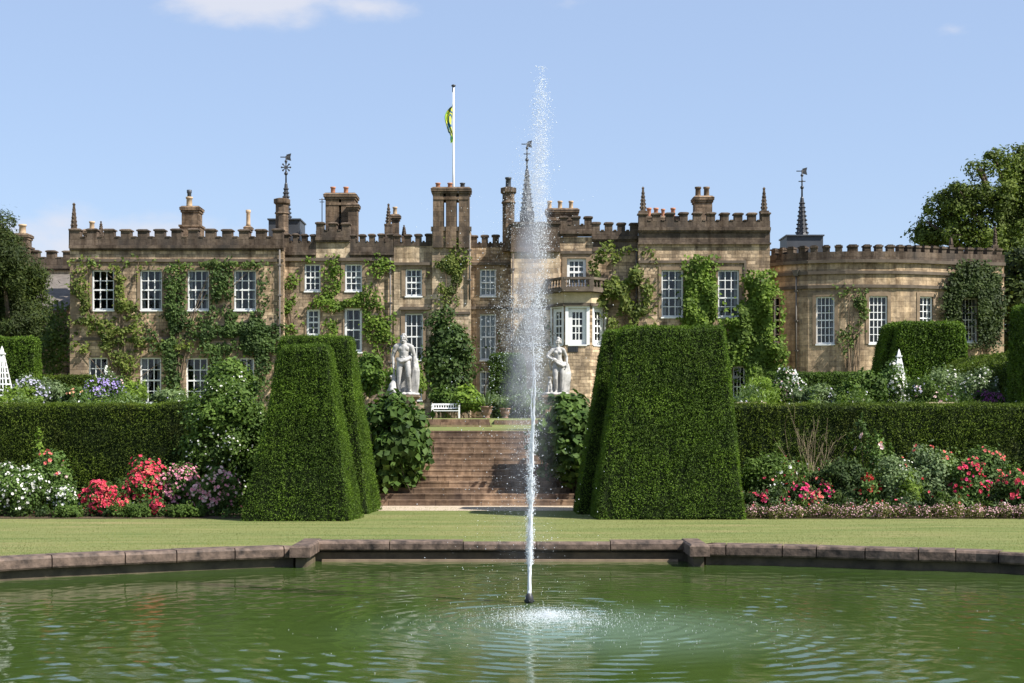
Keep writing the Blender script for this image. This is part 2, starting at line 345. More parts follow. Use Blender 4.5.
M['shrub'] = leafmat('shrub_leaf', (.045, .085, .018), (.105, .165, .038))
M['rose'] = leafmat('rose_leaf', (.048, .092, .024), (.115, .180, .055))
M['darkrose'] = leafmat('dark_rose_leaf', (.028, .050, .018), (.065, .100, .036))
M['grey'] = leafmat('grey_leaf', (.095, .145, .068), (.20, .26, .145))
M['lime'] = leafmat('lime_leaf', (.10, .17, .025), (.19, .27, .05))
M['climb'] = leafmat('climber_leaf', (.045, .080, .020), (.12, .165, .045), .25, .45)
M['climbdark'] = leafmat('dark_climber_leaf', (.032, .062, .018), (.085, .13, .042), .22, .45)
M['climbbright'] = leafmat('bright_climber_leaf', (.062, .112, .017), (.155, .225, .042), .28, .45)
M['climbold'] = leafmat('yellowing_climber_leaf', (.065, .098, .022), (.165, .195, .052), .3, .5)
M['ivy'] = leafmat('ivy_leaf', (.018, .032, .009), (.050, .072, .020), .15, .45)
M['fig'] = leafmat('broad_vine_leaf', (.032, .066, .016), (.085, .14, .035), .25, .4)
M['tree'] = leafmat('tree_leaf', (.052, .082, .017), (.130, .165, .040), .25, .5, .35, .4)
M['conifer'] = leafmat('conifer_leaf', (.018, .033, .009), (.062, .082, .022), .15, .5, .5, .45)
M['grass'] = leafmat('grass_blade', (.11, .145, .04), (.225, .225, .09), .3, .6, .6, .3)
M['p_white'] = petalmat('white_petal', (.78, .76, .68), (.88, .86, .82))
M['p_red'] = petalmat('red_petal', (.58, .025, .07), (.80, .12, .18))
M['p_pink'] = petalmat('pink_petal', (.66, .20, .30), (.85, .48, .55))
M['p_pale'] = petalmat('pale_pink_petal', (.80, .52, .50), (.88, .72, .68))
M['p_coral'] = petalmat('coral_petal', (.72, .12, .11), (.85, .26, .22))
M['p_magenta'] = petalmat('magenta_petal', (.62, .02, .16), (.80, .08, .25))
M['p_dkred'] = petalmat('dark_red_petal', (.33, .02, .02), (.50, .05, .04))
M['p_lilac'] = petalmat('lilac_petal', (.42, .32, .66), (.62, .52, .82))
M['p_greylilac'] = petalmat('grey_lilac_petal', (.45, .43, .55), (.66, .64, .72))
M['p_purple'] = petalmat('purple_petal', (.20, .05, .17), (.34, .11, .28))
M['p_apricot'] = petalmat('apricot_petal', (.80, .40, .22), (.86, .55, .36))

# ---------------------------------------------------------------- pond, lawn, terrace
def Gp(px, py, z=GZ):
    Y = GY(py, z); return (PX(px, Y), Y)
BAY = GY(541.5, GZ)
def catmull(pts, n):
    pts = [np.array(p, float) for p in pts]; out = []
    for i in range(len(pts) - 1):
        p0 = pts[max(i-1, 0)]; p1 = pts[i]; p2 = pts[i+1]; p3 = pts[min(i+2, len(pts)-1)]
        for k in range(n):
            t = k / n; out.append(.5*((2*p1) + (-p0+p2)*t + (2*p0-5*p1+4*p2-p3)*t*t + (-p0+3*p1-3*p2+p3)*t**3))
    out.append(pts[-1]); return out
bl = (PX(315, BAY), BAY); brr = (PX(685, BAY), BAY)
arcR = catmull([Gp(700, 544.3), Gp(800, 546), Gp(900, 549.0), Gp(1024, 552.8), (13.2, 26.8), (14.4, 22.5), (13.2, 18), (9.5, 15.0), (4.5, 13.6), (0, 13.1), (-3.6, 13.7), (-4.8, 14.25), (-9.0, 16.2), (-12.6, 19), (-13.6, 22.5), (-12.3, 26.3), Gp(0, 558.6), Gp(150, 551.5), Gp(300, 545.8)], 6)
outline = [np.array(bl)] + [np.array(brr)] + arcR        # clockwise seen from above, starting at the left end of the bay
def offs(pl, d):
    n = len(pl); out = []
    for i in range(n):
        t = pl[(i+1) % n] - pl[i-1]; t = t / np.linalg.norm(t); nrm = np.array([-t[1], t[0]])   # left of a clockwise path = outward
        out.append(pl[i] + nrm * d)
    return out
inner = outline
outer = offs(outline, .5)
mb = MB()
from mathutils.geometry import tessellate_polygon
n = len(outer); hole = [Vector((p[0], p[1], 0)) for p in offs(outline, .12)]
big = [Vector((3000*math.cos(t*math.pi/24), 3000*math.sin(t*math.pi/24), 0)) for t in range(48)]
tri = tessellate_polygon([big, hole]); V = [(p.x, p.y, GZ-.006) for p in big+hole]
tri = [t for t in tri if len(set(t)) == 3]
tri = [t if ((V[t[1]][0]-V[t[0]][0])*(V[t[2]][1]-V[t[0]][1])-(V[t[1]][1]-V[t[0]][1])*(V[t[2]][0]-V[t[0]][0])) > 0 else (t[0], t[2], t[1]) for t in tri]
mb.add(V, tri, 0); part('lawn', mb, M['lawn'], None, 'structure')
# water
xs = np.arange(-14.6, 14.7, .055); ys = np.arange(12.8, 34.2, .045); X, Yg = np.meshgrid(xs, ys)
Z = np.zeros_like(X); rr = np.random.default_rng(5)
for k in range(46):
    lam = rr.uniform(.13, .8); a = rr.normal(math.pi*.5, .95); kk = 2*math.pi/lam
    Z += .0017 * lam**1.05 * np.sin(kk*(X*math.cos(a) + Yg*math.sin(a)) + rr.uniform(0, 6.28))
patch = .55 + .45*vnoise(np.stack([X, Yg*.7, 0*X], -1), .75, 3)
Z *= np.clip(patch, .2, 1.3) * 1.0 * (1-.62*np.exp(-(((X-1.2)/4.2)**2+((Yg-22.6)/4.0)**2)))
for (cx, cy, amp, lam, dec, r0) in [(.95, 22.9, .0105, .34, 4.6, .6), (0.45, 23.5, .006, .24, 2.6, .2), (2.2, 22.3, .0065, .40, 4.0, .8), (4.2, 22.4, .003, .24, 2.0, .2)]:
    D = np.sqrt((X-cx)**2 + ((Yg-cy)*1.0)**2) + .16*vnoise(np.stack([X, Yg, 0*X], -1), 1.3, 8) + .06*vnoise(np.stack([X, Yg, 0*X], -1), 3.7, 12)
    Z += amp*np.sin(2*math.pi*D/lam)*np.exp(-D/dec)*np.clip(D/r0, 0, 1)*np.clip(.65+.9*vnoise(np.stack([X, Yg, 0*X], -1), 1.5, 9), 0, 1.4)
V = np.stack([X, Yg, Z], -1).reshape(-1, 3); ny, nx = X.shape
I = np.arange(ny*nx).reshape(ny, nx); Q = np.stack([I[:-1, :-1], I[:-1, 1:], I[1:, 1:], I[1:, :-1]], -1).reshape(-1, 4)
mb = MB(); mb.add(V, Q, 0, True); part('pond_water', mb, M['water'], None, 'structure')
# coping stones and pool wall
pe = thing('pool_edging', (0, BAY, GZ), 'worn brown stone coping and low wall edging the green fountain pool', 'pool edging')
wi = offs(outline, .16); mb = MB()
for i in range(n):
    a, b_ = wi[i], wi[(i+1) % n]; c_, d_ = outer[(i+1) % n], outer[i]
    mb.hexa([(a[0], a[1], -.8), (d_[0], d_[1], -.8), (c_[0], c_[1], -.8), (b_[0], b_[1], -.8)], [(a[0], a[1], .195), (d_[0], d_[1], .195), (c_[0], c_[1], .195), (b_[0], b_[1], .195)])
wi2 = offs(outline, .24); wo2 = offs(outline, .47)
for i in range(n):
    a, b_ = wi2[i], wi2[(i+1) % n]; c_, d_ = wo2[(i+1) % n], wo2[i]
    mb.hexa([(a[0], a[1], .19), (d_[0], d_[1], .19), (c_[0], c_[1], .19), (b_[0], b_[1], .19)], [(a[0], a[1], .425), (d_[0], d_[1], .425), (c_[0], c_[1], .425), (b_[0], b_[1], .425)])
part('pool_wall', mb, M['poolwall'], pe)
mb = MB()   # pale ledge just above the water in the bay and at the right
mb.box(bl[0]+.15, brr[0]-.15, BAY+.02, BAY+.19, -.3, .05); a = Gp(703, 563.5, .02)
part('ledge', mb, M['trim'], pe)
rs = random.Random(2)
def coping_piece(i0, i1, zt, lip=0.0):
    mb = MB(); Vt = []
    A = [inner[i % n] for i in range(i0, i1+1)]; B = [outer[i % n] for i in range(i0, i1+1)]
    g = .012
    def sh(L):
        L = [np.array(p, float) for p in L]; d = L[1]-L[0]; L[0] = L[0] + d/np.linalg.norm(d)*g; d = L[-2]-L[-1]; L[-1] = L[-1] + d/np.linalg.norm(d)*g; return L
    A = sh(A); B = sh(B); prof = []
    for a, b_ in zip(A, B):
        nrm = (b_-a)/np.linalg.norm(b_-a)
        prof.append([(*(a + nrm*.02), .20), (*(a - nrm*0.0), .235), (*(a - nrm*.0), zt-.06), (*(a+nrm*.025), zt-.015), (*(a+nrm*.06), zt), (*b_, zt), (*b_, .20)])
    k = len(prof[0]); V = [q for p in prof for q in p]; f = []
    for i in range(len(prof)-1):
        for j in range(k): f.append((i*k+j, i*k+(j+1) % k, (i+1)*k+(j+1) % k, (i+1)*k+j))
    f.append(tuple(range(k-1, -1, -1))); f.append(tuple((len(prof)-1)*k+j for j in range(k)))
    f = [tuple(reversed(q)) for q in f]
    mb.add(V, f, 0); part('coping_stone', mb, M['coping'], pe)
# bay stones (straight) built as five pieces
xx = np.linspace(bl[0]+.02, brr[0]-.02, 6)
for j in range(5):
    mb = MB(); x0 = xx[j]+.01; x1 = xx[j+1]-.01; zt = GZ + rs.uniform(-.008, .008)
    yz = [(BAY+.02, .25), (BAY, .275), (BAY, zt-.06), (BAY+.03, zt-.012), (BAY+.07, zt), (BAY+.5, zt), (BAY+.5, .25)]
    V = [(x0, y, z) for y, z in yz] + [(x1, y, z) for y, z in yz]; k = len(yz)
    mb.add(V, [(j2, (j2+1) % k, k+(j2+1) % k, k+j2) for j2 in range(k)] + [tuple(range(k-1, -1, -1)), tuple(range(k, 2*k))]); part('coping_stone', mb, M['coping'], pe)
i = 2
while i < n - 1:
    st = 1 if (i < 24 or i > n-24) else 2
    st = min(st + (2 if rs.random() < .5 else 1), n-1-i)
    coping_piece(i, i+st, GZ + rs.uniform(-.01, .01)); i += st
for px0, px1, yf, zt in ((289.5, 310, GY(546.2, GZ+.02), GZ+.03), (690, 710, GY(545.2, GZ+.02), GZ+.03)):
    mb = MB(); x0 = PX(px0, yf); x1 = PX(px1, yf)
    mb.hexa([(x0, yf, .23), (x1, yf, .23), (x1, BAY+.55, .23), (x0, BAY+.55, .23)], [(x0, yf, zt-.04), (x1, yf, zt-.04), (x1, BAY+.55, zt-.04), (x0, BAY+.55, zt-.04)])
    mb.hexa([(x0, yf, zt-.04), (x1, yf, zt-.04), (x1, BAY+.55, zt-.04), (x0, BAY+.55, zt-.04)], [(x0+.04, yf+.04, zt), (x1-.04, yf+.04, zt), (x1-.04, BAY+.5, zt), (x0+.04, BAY+.5, zt)])
    part('pier_block', mb, M['coping'], pe)
    mb = MB(); mb.box(x0+.1, x1-.1, yf+.2, BAY+.5, -.8, .228); part('pier_foot', mb, M['poolwall'], pe)
# short grass standing along the lawn: uncountable
def grass_blades(name, x0f, y0, y1, n, h, z=GZ):
    rng = np.random.default_rng(8); y = y0 + (y1-y0)*rng.random(n)**1.5; x = (rng.uniform(-20, 1044, n)-CX)/F*y
    p = np.stack([x, y, np.full(n, z)], 1)
    keep = p[:, 1] > BAY + .5
    ow = np.array(outer); 
    # outside the pool: compare with the far outline at that x
    far = np.interp(x, [q[0] for q in sorted([tuple(o) for o in outer if o[1] > 26])], [q[1] for q in sorted([tuple(o) for o in outer if o[1] > 26])])
    p = p[p[:, 1] > far + .01]; n = len(p)
    hh = h*rng.uniform(.5, 1.3, (n, 1)); lean = rng.normal(size=(n, 3))*.35; lean[:, 2] = 1; tip = p + lean*hh
    a = rng.uniform(0, 6.28, n); w = np.stack([np.cos(a), np.sin(a), 0*a], 1)*.005
    v = np.empty((n, 3, 3)); v[:, 0] = p-w; v[:, 1] = p+w; v[:, 2] = tip
    mb = MB(); mb.add(v.reshape(-1, 3), np.arange(n*3).reshape(n, 3)); return mb
mb = grass_blades('grass', 0, 29, 47, 120000, .016)
o = part('grass', mb, M['grass'], None, 'stuff'); tag(o, 'short mown grass covering the lawn behind the pool', 'grass')
# gravel path, soil beds
mb = MB(); mb.add([(-60, 45.2, GZ), (60, 45.2, GZ), (60, 46.6, GZ), (-60, 46.6, GZ)][0:0] + [(PX(376, 44.6), 45.0, GZ-.001), (PX(576, 44.6), 45.0, GZ-.001), (2.4, 47.7, GZ-.001), (-4.7, 47.7, GZ-.001)], [(0, 1, 2, 3)])
part('gravel_path', mb, M['gravel'], None, 'structure')
mb = MB(); mb.add([(-26, 41.2, GZ+.004), (PX(243, 41), 41.2, GZ+.004), (PX(243, 41), 47.9, GZ+.004), (-26, 47.9, GZ+.004), (PX(740, 41), 41.2, GZ+.004), (24, 41.2, GZ+.004), (24, 47.9, GZ+.004), (PX(740, 41), 47.9, GZ+.004)], [(0, 1, 2, 3), (4, 5, 6, 7)])
part('flower_bed_soil', mb, M['soil'], None, 'structure')
# terrace
AX = -1.14
def terr(x0, x1, prof, m0, m1, name, sides):
    mb = MB(); k = len(prof); V = [(x0, y, z) for y, z in prof] + [(x1, y, z) for y, z in prof]
    for i in range(k-1):
        mb.add([V[i], V[k+i], V[k+i+1], V[i+1]], [(0, 1, 2, 3)], 1 if prof[i][0] == prof[i+1][0] else 0)
    if sides:
        for b_ in (V[:k], V[k:]): mb.add([(b_[0][0], prof[-1][0], .2)] + list(b_), [tuple(range(k+1))], 1)
    part(name, mb, [m0, m1], None, 'structure')
TP = [(58.0, 2.93), (60.3, UP), (420, UP), (420, .3)]
terr(-90, AX-3.36, [(48.0, .3), (48.0, 2.81)] + TP, M['lawn'], M['brownstone'], 'terrace_bank', True)
terr(AX+3.44, 90, [(48.0, .3), (48.0, 2.81)] + TP, M['lawn'], M['brownstone'], 'terrace_bank', True)
terr(AX-3.36, AX+3.44, [(52.4, .3), (52.4, 2.81)] + TP, M['lawn'], M['brownstone'], 'terrace_bank', False)
# main steps
st = thing('stone_steps', (AX, 47.7, GZ), 'wide flight of brown stone steps rising between the clipped yews', 'steps')
NS = 13; rise = (2.81-GZ)/NS
for i in range(NS):
    hw = 3.22 - .62*min(i, 6)/6; y0 = 47.7 + .37*i; z0 = GZ - .05 if i == 0 else GZ + rise*i - .0; z1 = GZ + rise*(i+1) + rs.uniform(-.008, .008)
    mb = MB(); mb.box(AX-hw, AX+hw, y0+.010, 52.6, z0-.03, z1-.055, 0); mb.box(AX-hw-.02, AX+hw+.02, y0, y0+.42, z1-.055, z1+ .004*(i % 2), 0)
    part('step', mb, M['brownstone'], st)
mb = MB(); mb.box(AX-3.36, AX-2.62, 50.3, 52.38, .3, 2.6); mb.box(AX+2.62, AX+3.44, 50.3, 52.38, .3, 2.6); part('bank_soil', mb, M['soil'], None, 'structure')
u = thing('terrace_steps', (PX(457, 58), 58.2, 2.93), 'short upper steps of brown stone in front of the white bench', 'steps')
for i, (a, b_) in enumerate(((418, 492), (421, 490), (424, 489))):
    mb = MB(); mb.box(PX(a, 58), PX(b_, 58), 58.1+.35*i, 60.8, 2.8, 2.99+.125*i); part('step', mb, M['brownstone'], u)
mb = MB(); mb.box(PX(494, 58), PX(560, 58), 58.6, 60.8, 2.8, 3.2); o = part('edging_stone', mb, M['brownstone']); tag(o, 'low brown stone edging behind the grass, right of the short upper steps', 'kerb')

# ---------------------------------------------------------------- house
hz = UP
H = thing('country_house', (PX(512, 76), 76, hz), 'long battlemented stone country house with sash windows and many chimneys', 'house')
WINPX = []
class Fac:
    def __init__(s, pxa, Ya, pxb, Yb):
        s.p0 = np.array([PX(pxa, Ya), Ya]); s.p1 = np.array([PX(pxb, Yb), Yb]); d = s.p1-s.p0; s.len = np.linalg.norm(d); s.u = d/s.len; s.n = np.array([s.u[1], -s.u[0]])
    def at(s, px):
        k = (px-CX)/F; # x = k*y
        t = (k*s.p0[1]-s.p0[0])/(s.u[0]-k*s.u[1]); return t, s.p0[1]+t*s.u[1]
    def U(s, px): return s.at(px)[0]
    def Z(s, px, py): return PZ(py, s.at(px)[1])
    def W(s, u, v, n): q = s.p0 + s.u*u + s.n*n; return (q[0], q[1], v)
def fbox(mb, f, u0, u1, v0, v1, n0, n1, m=0):   # n1 is the outer face
    V = [f.W(u, v, nn) for v in (v0, v1) for nn in (n1, n0) for u in (u0, u1)]
    mb.add(V, [(0,2,3,1),(4,5,7,6),(0,1,5,4),(2,6,7,3),(0,4,6,2),(1,3,7,5)], m)
def wall(mb, f, z0, z1, holes, D, m=0, rev=.3, mi=1, u0=0, u1=None, sides=True):
    u1 = f.len if u1 is None else u1
    us = sorted({u0, u1, *[h[0] for h in holes], *[h[1] for h in holes]}); vs = sorted({z0, z1, *[h[2] for h in holes], *[h[3] for h in holes]})
    for a, b_ in zip(us[:-1], us[1:]):
        for c_, d_ in zip(vs[:-1], vs[1:]):
            cu, cv = (a+b_)/2, (c_+d_)/2
            if any(h[0] < cu < h[1] and h[2] < cv < h[3] for h in holes): continue
            mb.add([f.W(a, c_, 0), f.W(b_, c_, 0), f.W(b_, d_, 0), f.W(a, d_, 0)], [(0, 1, 2, 3)], m)
    for (a, b_, c_, d_) in holes:
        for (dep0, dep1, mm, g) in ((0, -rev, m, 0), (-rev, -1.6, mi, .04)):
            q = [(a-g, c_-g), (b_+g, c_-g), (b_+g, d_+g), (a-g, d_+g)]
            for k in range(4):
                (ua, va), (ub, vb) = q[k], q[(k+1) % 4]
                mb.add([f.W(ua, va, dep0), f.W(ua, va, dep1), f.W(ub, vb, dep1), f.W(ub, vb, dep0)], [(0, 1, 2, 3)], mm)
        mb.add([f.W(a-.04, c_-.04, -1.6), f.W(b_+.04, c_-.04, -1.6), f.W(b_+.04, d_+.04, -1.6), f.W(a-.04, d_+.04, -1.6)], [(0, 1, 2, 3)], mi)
    if sides:
        for uu, o_ in ((u0, 1), (u1, -1)):
            q = [f.W(uu, z0, 0), f.W(uu, z1, 0), f.W(uu, z1, -D), f.W(uu, z0, -D)]
            mb.add(q[::o_], [(0, 1, 2, 3)], m)
        mb.add([f.W(u0, z1, 0), f.W(u1, z1, 0), f.W(u1, z1, -D), f.W(u0, z1, -D)], [(0, 1, 2, 3)], m)
        mb.add([f.W(u1, z0, -D), f.W(u0, z0, -D), f.W(u0, z1, -D), f.W(u1, z1, -D)], [(0, 1, 2, 3)], m)
def window(f, px0, px1, py0, py1, cols=3, rows=4, fw=.07, surround=True, curt=0, frame_mat='trim', sill='white', parent=None, hw=.16, mun=.042, proud=.035):
    a, b_ = f.U(px0), f.U(px1); z1, z0 = f.Z((px0+px1)/2, py0), f.Z((px0+px1)/2, py1)
    WINPX.append((px0-1, px1+1, py0-1, py1+1))
    mb = MB()
    if surround:
        fbox(mb, f, a-hw, a, z0-.02, z1+hw*1.2, -.1, proud); fbox(mb, f, b_, b_+hw, z0-.02, z1+hw*1.2, -.1, proud); fbox(mb, f, a, b_, z1, z1+hw*1.2, -.1, proud+.004)
    else:
        fbox(mb, f, a-.02, b_+.02, z1, z1+.06, -.1, .02)
    w = part('window', mb, M[frame_mat], parent or H)
    mb = MB(); fbox(mb, f, a-.03, b_+.03, z0-.07, z0, -.2, .045); part('sill', mb, M[sill], w)
    mb = MB(); n0, n1 = -.20, -.09
    fbox(mb, f, a, a+fw, z0, z1, n0, n1); fbox(mb, f, b_-fw, b_, z0, z1, n0, n1); fbox(mb, f, a+fw, b_-fw, z1-fw, z1, n0, n1); fbox(mb, f, a+fw, b_-fw, z0, z0+fw*1.2, n0, n1)
    iu0, iu1, iz0, iz1 = a+fw, b_-fw, z0+fw*1.2, z1-fw
    for k in range(1, cols):
        u = iu0+(iu1-iu0)*k/cols; fbox(mb, f, u-mun/2, u+mun/2, iz0, iz1, n0+.04, n1-.012)
    for k in range(1, rows):
        z = iz0+(iz1-iz0)*k/rows; mt = mun*.9 if k != (rows//2) else mun*1.7; fbox(mb, f, iu0, iu1, z-mt/2, z+mt/2, n0+.035, n1-.009 if k != rows//2 else n1-.005)
    part('sash', mb, M['white'], w)
    mb = MB(); mb.add([f.W(iu0, iz0, -.15), f.W(iu1, iz0, -.15), f.W(iu1, iz1, -.15), f.W(iu0, iz1, -.15)], [(0, 1, 2, 3)]); part('pane', mb, M['glass'], w)
    if curt != 2: curt = random.Random(int(px0*7+py0)).choice((0, .45, .6, .75, .9, 0) if py0 < 300 else (0, .4, .6, 0))
    if curt:
        mb = MB(); ww = (iu1-iu0)
        segs = [(iu0-.02, iu0+ww*.34*curt), (iu1-ww*.34*curt, iu1+.02)] if curt < 1.5 else [(iu0-.02, iu1+.02)]
        for s0, s1 in segs:
            m_ = 14; V = []; ff = []
            for k in range(m_+1):
                u = s0+(s1-s0)*k/m_; nn = -.30+.025*math.sin(k*1.9)
                V += [f.W(u, iz0, nn), f.W(u, iz1, nn)]
            for k in range(m_): ff.append((2*k, 2*k+2, 2*k+3, 2*k+1))
            mb.add(V, ff, 0, True)
        part('curtain', mb, M['curtain'], w)
    return (a, b_, z0, z1)
def holes_of(f, wins): return [(f.U(w[0]), f.U(w[1]), f.Z((w[0]+w[1])/2, w[3]), f.Z((w[0]+w[1])/2, w[2])) for w in wins]
def parapet(f, pa, pb, yt, yc, yb, nm, mats='dark_stone', ends=True, string=True, proud=.06, thick=.42, duty=.62, extra=None):
    """yt, yc, yb: rows of the merlon tops, of the gaps and of the parapet foot"""
    a, b_ = f.U(pa), f.U(pb); pm = (pa+pb)/2; zt, zc, zb = f.Z(pm, yt), f.Z(pm, yc), f.Z(pm, yb)
    mb = MB(); fbox(mb, f, a, b_, zb, zc, -thick, proud)
    pitch = (b_-a)/(nm-1+duty) if nm > 1 else b_-a; w = pitch*duty
    for k in range(nm):
        u0 = a+pitch*k; j = .02*math.sin(k*7.3+pa)
        fbox(mb, f, u0+.01, u0+w-.01, zc, zt-.09+j, -thick+.02, proud-.02); fbox(mb, f, u0-.045, u0+w+.045, zt-.09+j, zt+j-.03, -thick-.03, proud+.04)
        V = [f.W(u0-.045, zt+j-.03, proud+.04), f.W(u0+w+.045, zt+j-.03, proud+.04), f.W(u0+w+.045, zt+j-.03, -thick-.03), f.W(u0-.045, zt+j-.03, -thick-.03)]
        T = [f.W(u0+.05, zt+j+.02, proud-.08), f.W(u0+w-.05, zt+j+.02, proud-.08), f.W(u0+w-.05, zt+j+.02, -thick+.1), f.W(u0+.05, zt+j+.02, -thick+.1)]
        mb.hexa(V, T)
        if k < nm-1: fbox(mb, f, u0+w+.05, u0+pitch-.05, zc, zc+.06, -thick-.02, proud+.03)
    if string: fbox(mb, f, a-.02, b_+.02, zb-.16, zb, -thick, proud+.11); fbox(mb, f, a-.01, b_+.01, zb-.25, zb-.16, -.3, proud+.03)
    return part('parapet', mb, M[mats], H)
def string_course(mb, f, pa, pb, y, h=.12, pr=.07):
    pm = (pa+pb)/2; z = f.Z(pm, y); b_ = MB(); fbox(b_, f, f.U(pa), f.U(pb), z-h/2, z+h/2, -.1, pr); part('string_course', b_, M['trim_dark'], H)
def quoins(mb, f, px, z0, z1, side, m=0):
    u = f.U(px); k = 0; z = z0
    while z < z1-.3:
        w = .5 if k % 2 else .3; a, b_ = (u-.0, u+w) if side > 0 else (u-w, u+.0)
        fbox(mb, f, a, b_, z+.01, z+.30, -.1, .018); z += .31; k += 1
def build(px0, px1, Y, ytop, wins, mat_='wall', D=6.0, zb=hz-.3, f=None, **kw):
    f = f or Fac(px0, Y, px1, Y)
    mb = MB(); wall(mb, f, zb, f.Z((px0+px1)/2, ytop), holes_of(f, wins), D, 0)
    part('wall', mb, [M[mat_], M['interior']], H); return f

# A: left wing
wA = [(92, 114, 270, 310), (140, 162, 270, 310), (187.5, 209, 270, 310), (234, 256, 270, 310), (88.5, 107.5, 357.5, 399), (140, 161, 357.5, 403.5), (186, 207.5, 358, 403.5), (233, 254, 358, 403.5)]
fA = build(70, 283, 75, 246, wA)
for i, w in enumerate(wA): window(fA, *w, cols=3, rows=4, curt=(.9 if i in (2, 3) else .55 if i < 4 else 0), surround=(i < 4), frame_mat='trim', hw=.13)
parapet(fA, 70, 283, 229, 237.5, 245.5, 13)
mb = MB(); string_course(mb, fA, 70, 283, 260.5, .14, .09); string_course(mb, fA, 70, 262, 339, .16, .05); quoins(mb, fA, 70, hz, PZ(262, 75), 1)
part('quoins', mb, M['trim'], H); mb = MB(); quoins(mb, fA, 283, hz, PZ(262, 75), -1)
part('quoins', mb, M['trim'], H)
# B
wB = [(304.5, 320.5, 264, 291), (345, 362, 264, 291), (306.5, 320, 309, 336), (344.5, 362, 308, 352)]
fB = build(283, 394, 75.75, 252, wB)
for i, w in enumerate(wB): window(fB, *w, cols=3 if i < 2 else 2, rows=4, fw=.075 if i < 2 else .11, curt=(0 if i < 2 else .6), frame_mat='trim', hw=.2 if i < 2 else .08)
parapet(fB, 284, 316, 234, 242, 252, 4); parapet(fB, 350, 393.5, 234, 242, 252, 5)
fB2 = Fac(316, 75.68, 350, 75.68); mb = MB(); wall(mb, fB2, PZ(258, 75.68), PZ(238, 75.68), [], 1.2, 0); part('wall', mb, [M['wall_pale'], M['interior']], H)
parapet(fB2, 316, 350, 222.5, 231, 237.5, 3)
mb = MB(); string_course(mb, fB, 283, 394, 259.5, .16, .12)
# C
wC = [(405.5, 422, 269, 296), (405, 423, 313.5, 360), (405, 422, 371, 400)]
fC = build(394, 433, 75.7, 242, wC, 'wall_pale')
for w in wC: window(fC, *w, cols=3, rows=4, frame_mat='trim', hw=.2, curt=.4)
parapet(fC, 394, 432, 234, 242, 246, 4, string=False, proud=.02)
mb = MB(); string_course(mb, fC, 394, 433, 264, .14, .14); string_course(mb, fC, 400, 430, 308.5, .14, .16)
# D chimney breast
fD = build(432, 470.5, 75.5, 229.5, [], 'wall_pale')
mb = MB(); string_course(mb, fD, 431, 471.5, 229, .22, .12); string_course(mb, fD, 432, 470.5, 313, .12, .05)
# E
wE = [(480, 496, 269, 296), (480, 496, 314, 360), (480, 496, 371, 400)]
fE = build(470, 512, 76.4, 243, wE, 'wall')
for i, w in enumerate(wE): window(fE, *w, cols=3, rows=4, frame_mat='trim', hw=.2, curt=2 if i < 2 else 0)
parapet(fE, 470.5, 510, 235, 243, 247, 4, string=False, proud=.02)
mb = MB(); string_course(mb, fE, 470, 512, 264, .14, .14); string_course(mb, fE, 470, 512, 308, .14, .12)
# F
fF = build(511, 560, 75.5, 251, [], 'wall_pale')
mb = MB(); fbox(mb, fF, 0, fF.len, PZ(249.5, 75.5), PZ(224, 75.5), -.5, .03); fbox(mb, fF, -.03, fF.len+.03, PZ(252, 75.5), PZ(249.5, 75.5), -.5, .14); fbox(mb, fF, -.05, fF.len+.05, PZ(224, 75.5), PZ(222, 75.5), -.55, .1)
part('parapet', mb, M['dark_stone'], H)
mb = MB(); string_course(mb, fF, 511, 560, 309, .12, .07); string_course(mb, fF, 511, 560, 345, .12, .05)
# G
wG = [(567, 586, 258.5, 286), (567.5, 585, 370.5, 394)]
fG = build(560, 638.5, 75.6, 237, wG, 'wall')
window(fG, *wG[0], cols=3, rows=4, fw=.14, frame_mat='trim', hw=.24, mun=.06); window(fG, *wG[1], cols=3, rows=3, fw=.14, frame_mat='trim', hw=.1)
parapet(fG, 560, 592, 216.5, 225, 231, 3, proud=.08)
parapet(fG, 592.2, 638, 222.5, 231, 236.5, 4)
mb = MB(); string_course(mb, fG, 560, 592, 252.5, .14, .1); fbox(mb, fG, fG.U(593), fG.U(638.3), PZ(250, 75.6), PZ(239.6, 75.6), -.1, .02); string_course(mb, fG, 593, 638.5, 250.5, .1, .06); part('frieze', mb, M['dark_stone'], H)
# bow window with balcony
yb = 74.55
bow = [Fac(548.5, 75.6, 564.5, yb), Fac(564.5, yb, 590.5, yb), Fac(590.5, yb, 609.5, 75.6)]
wbow = [[(552, 562.5, 308, 345)], [(568.5, 586.5, 308, 344.5)], [(593.5, 604.5, 308, 345)]]
mb = MB()
for f, ws in zip(bow, wbow): wall(mb, f, hz-.3, PZ(289, yb), holes_of(f, ws), .4, 0, sides=False)
V = [bow[0].W(0, PZ(289, yb), 0), bow[1].W(0, PZ(289, yb), 0), bow[2].W(0, PZ(289, yb), 0), bow[2].W(bow[2].len, PZ(289, yb), 0)]; mb.add(V, [(0, 1, 2, 3)])
bw = part('bow_wall', mb, [M['wall'], M['interior']], H)
for k, (f, ws) in enumerate(zip(bow, wbow)):
    for w in ws: window(f, *w, cols=3 if k == 1 else 2, rows=4, fw=.2, frame_mat='white', hw=.16 if k == 1 else .1, mun=.05, proud=.03)
mb = MB()
for f in bow: fbox(mb, f, -.02, f.len+.02, PZ(303, yb), PZ(292.5, yb), -.1, .07)
part('entablature', mb, M['sandstone'], H)
mb = MB()
bal = [Fac(546.5, 75.6, 563.5, yb-.28), Fac(563.5, yb-.28, 591.5, yb-.28), Fac(591.5, yb-.28, 611.5, 75.6)]
for f in bow: fbox(mb, f, -.1, f.len+.1, PZ(306, yb), PZ(303.5, yb), -.1, .14)
zs0, zs1 = PZ(292, yb), PZ(289.2, yb)
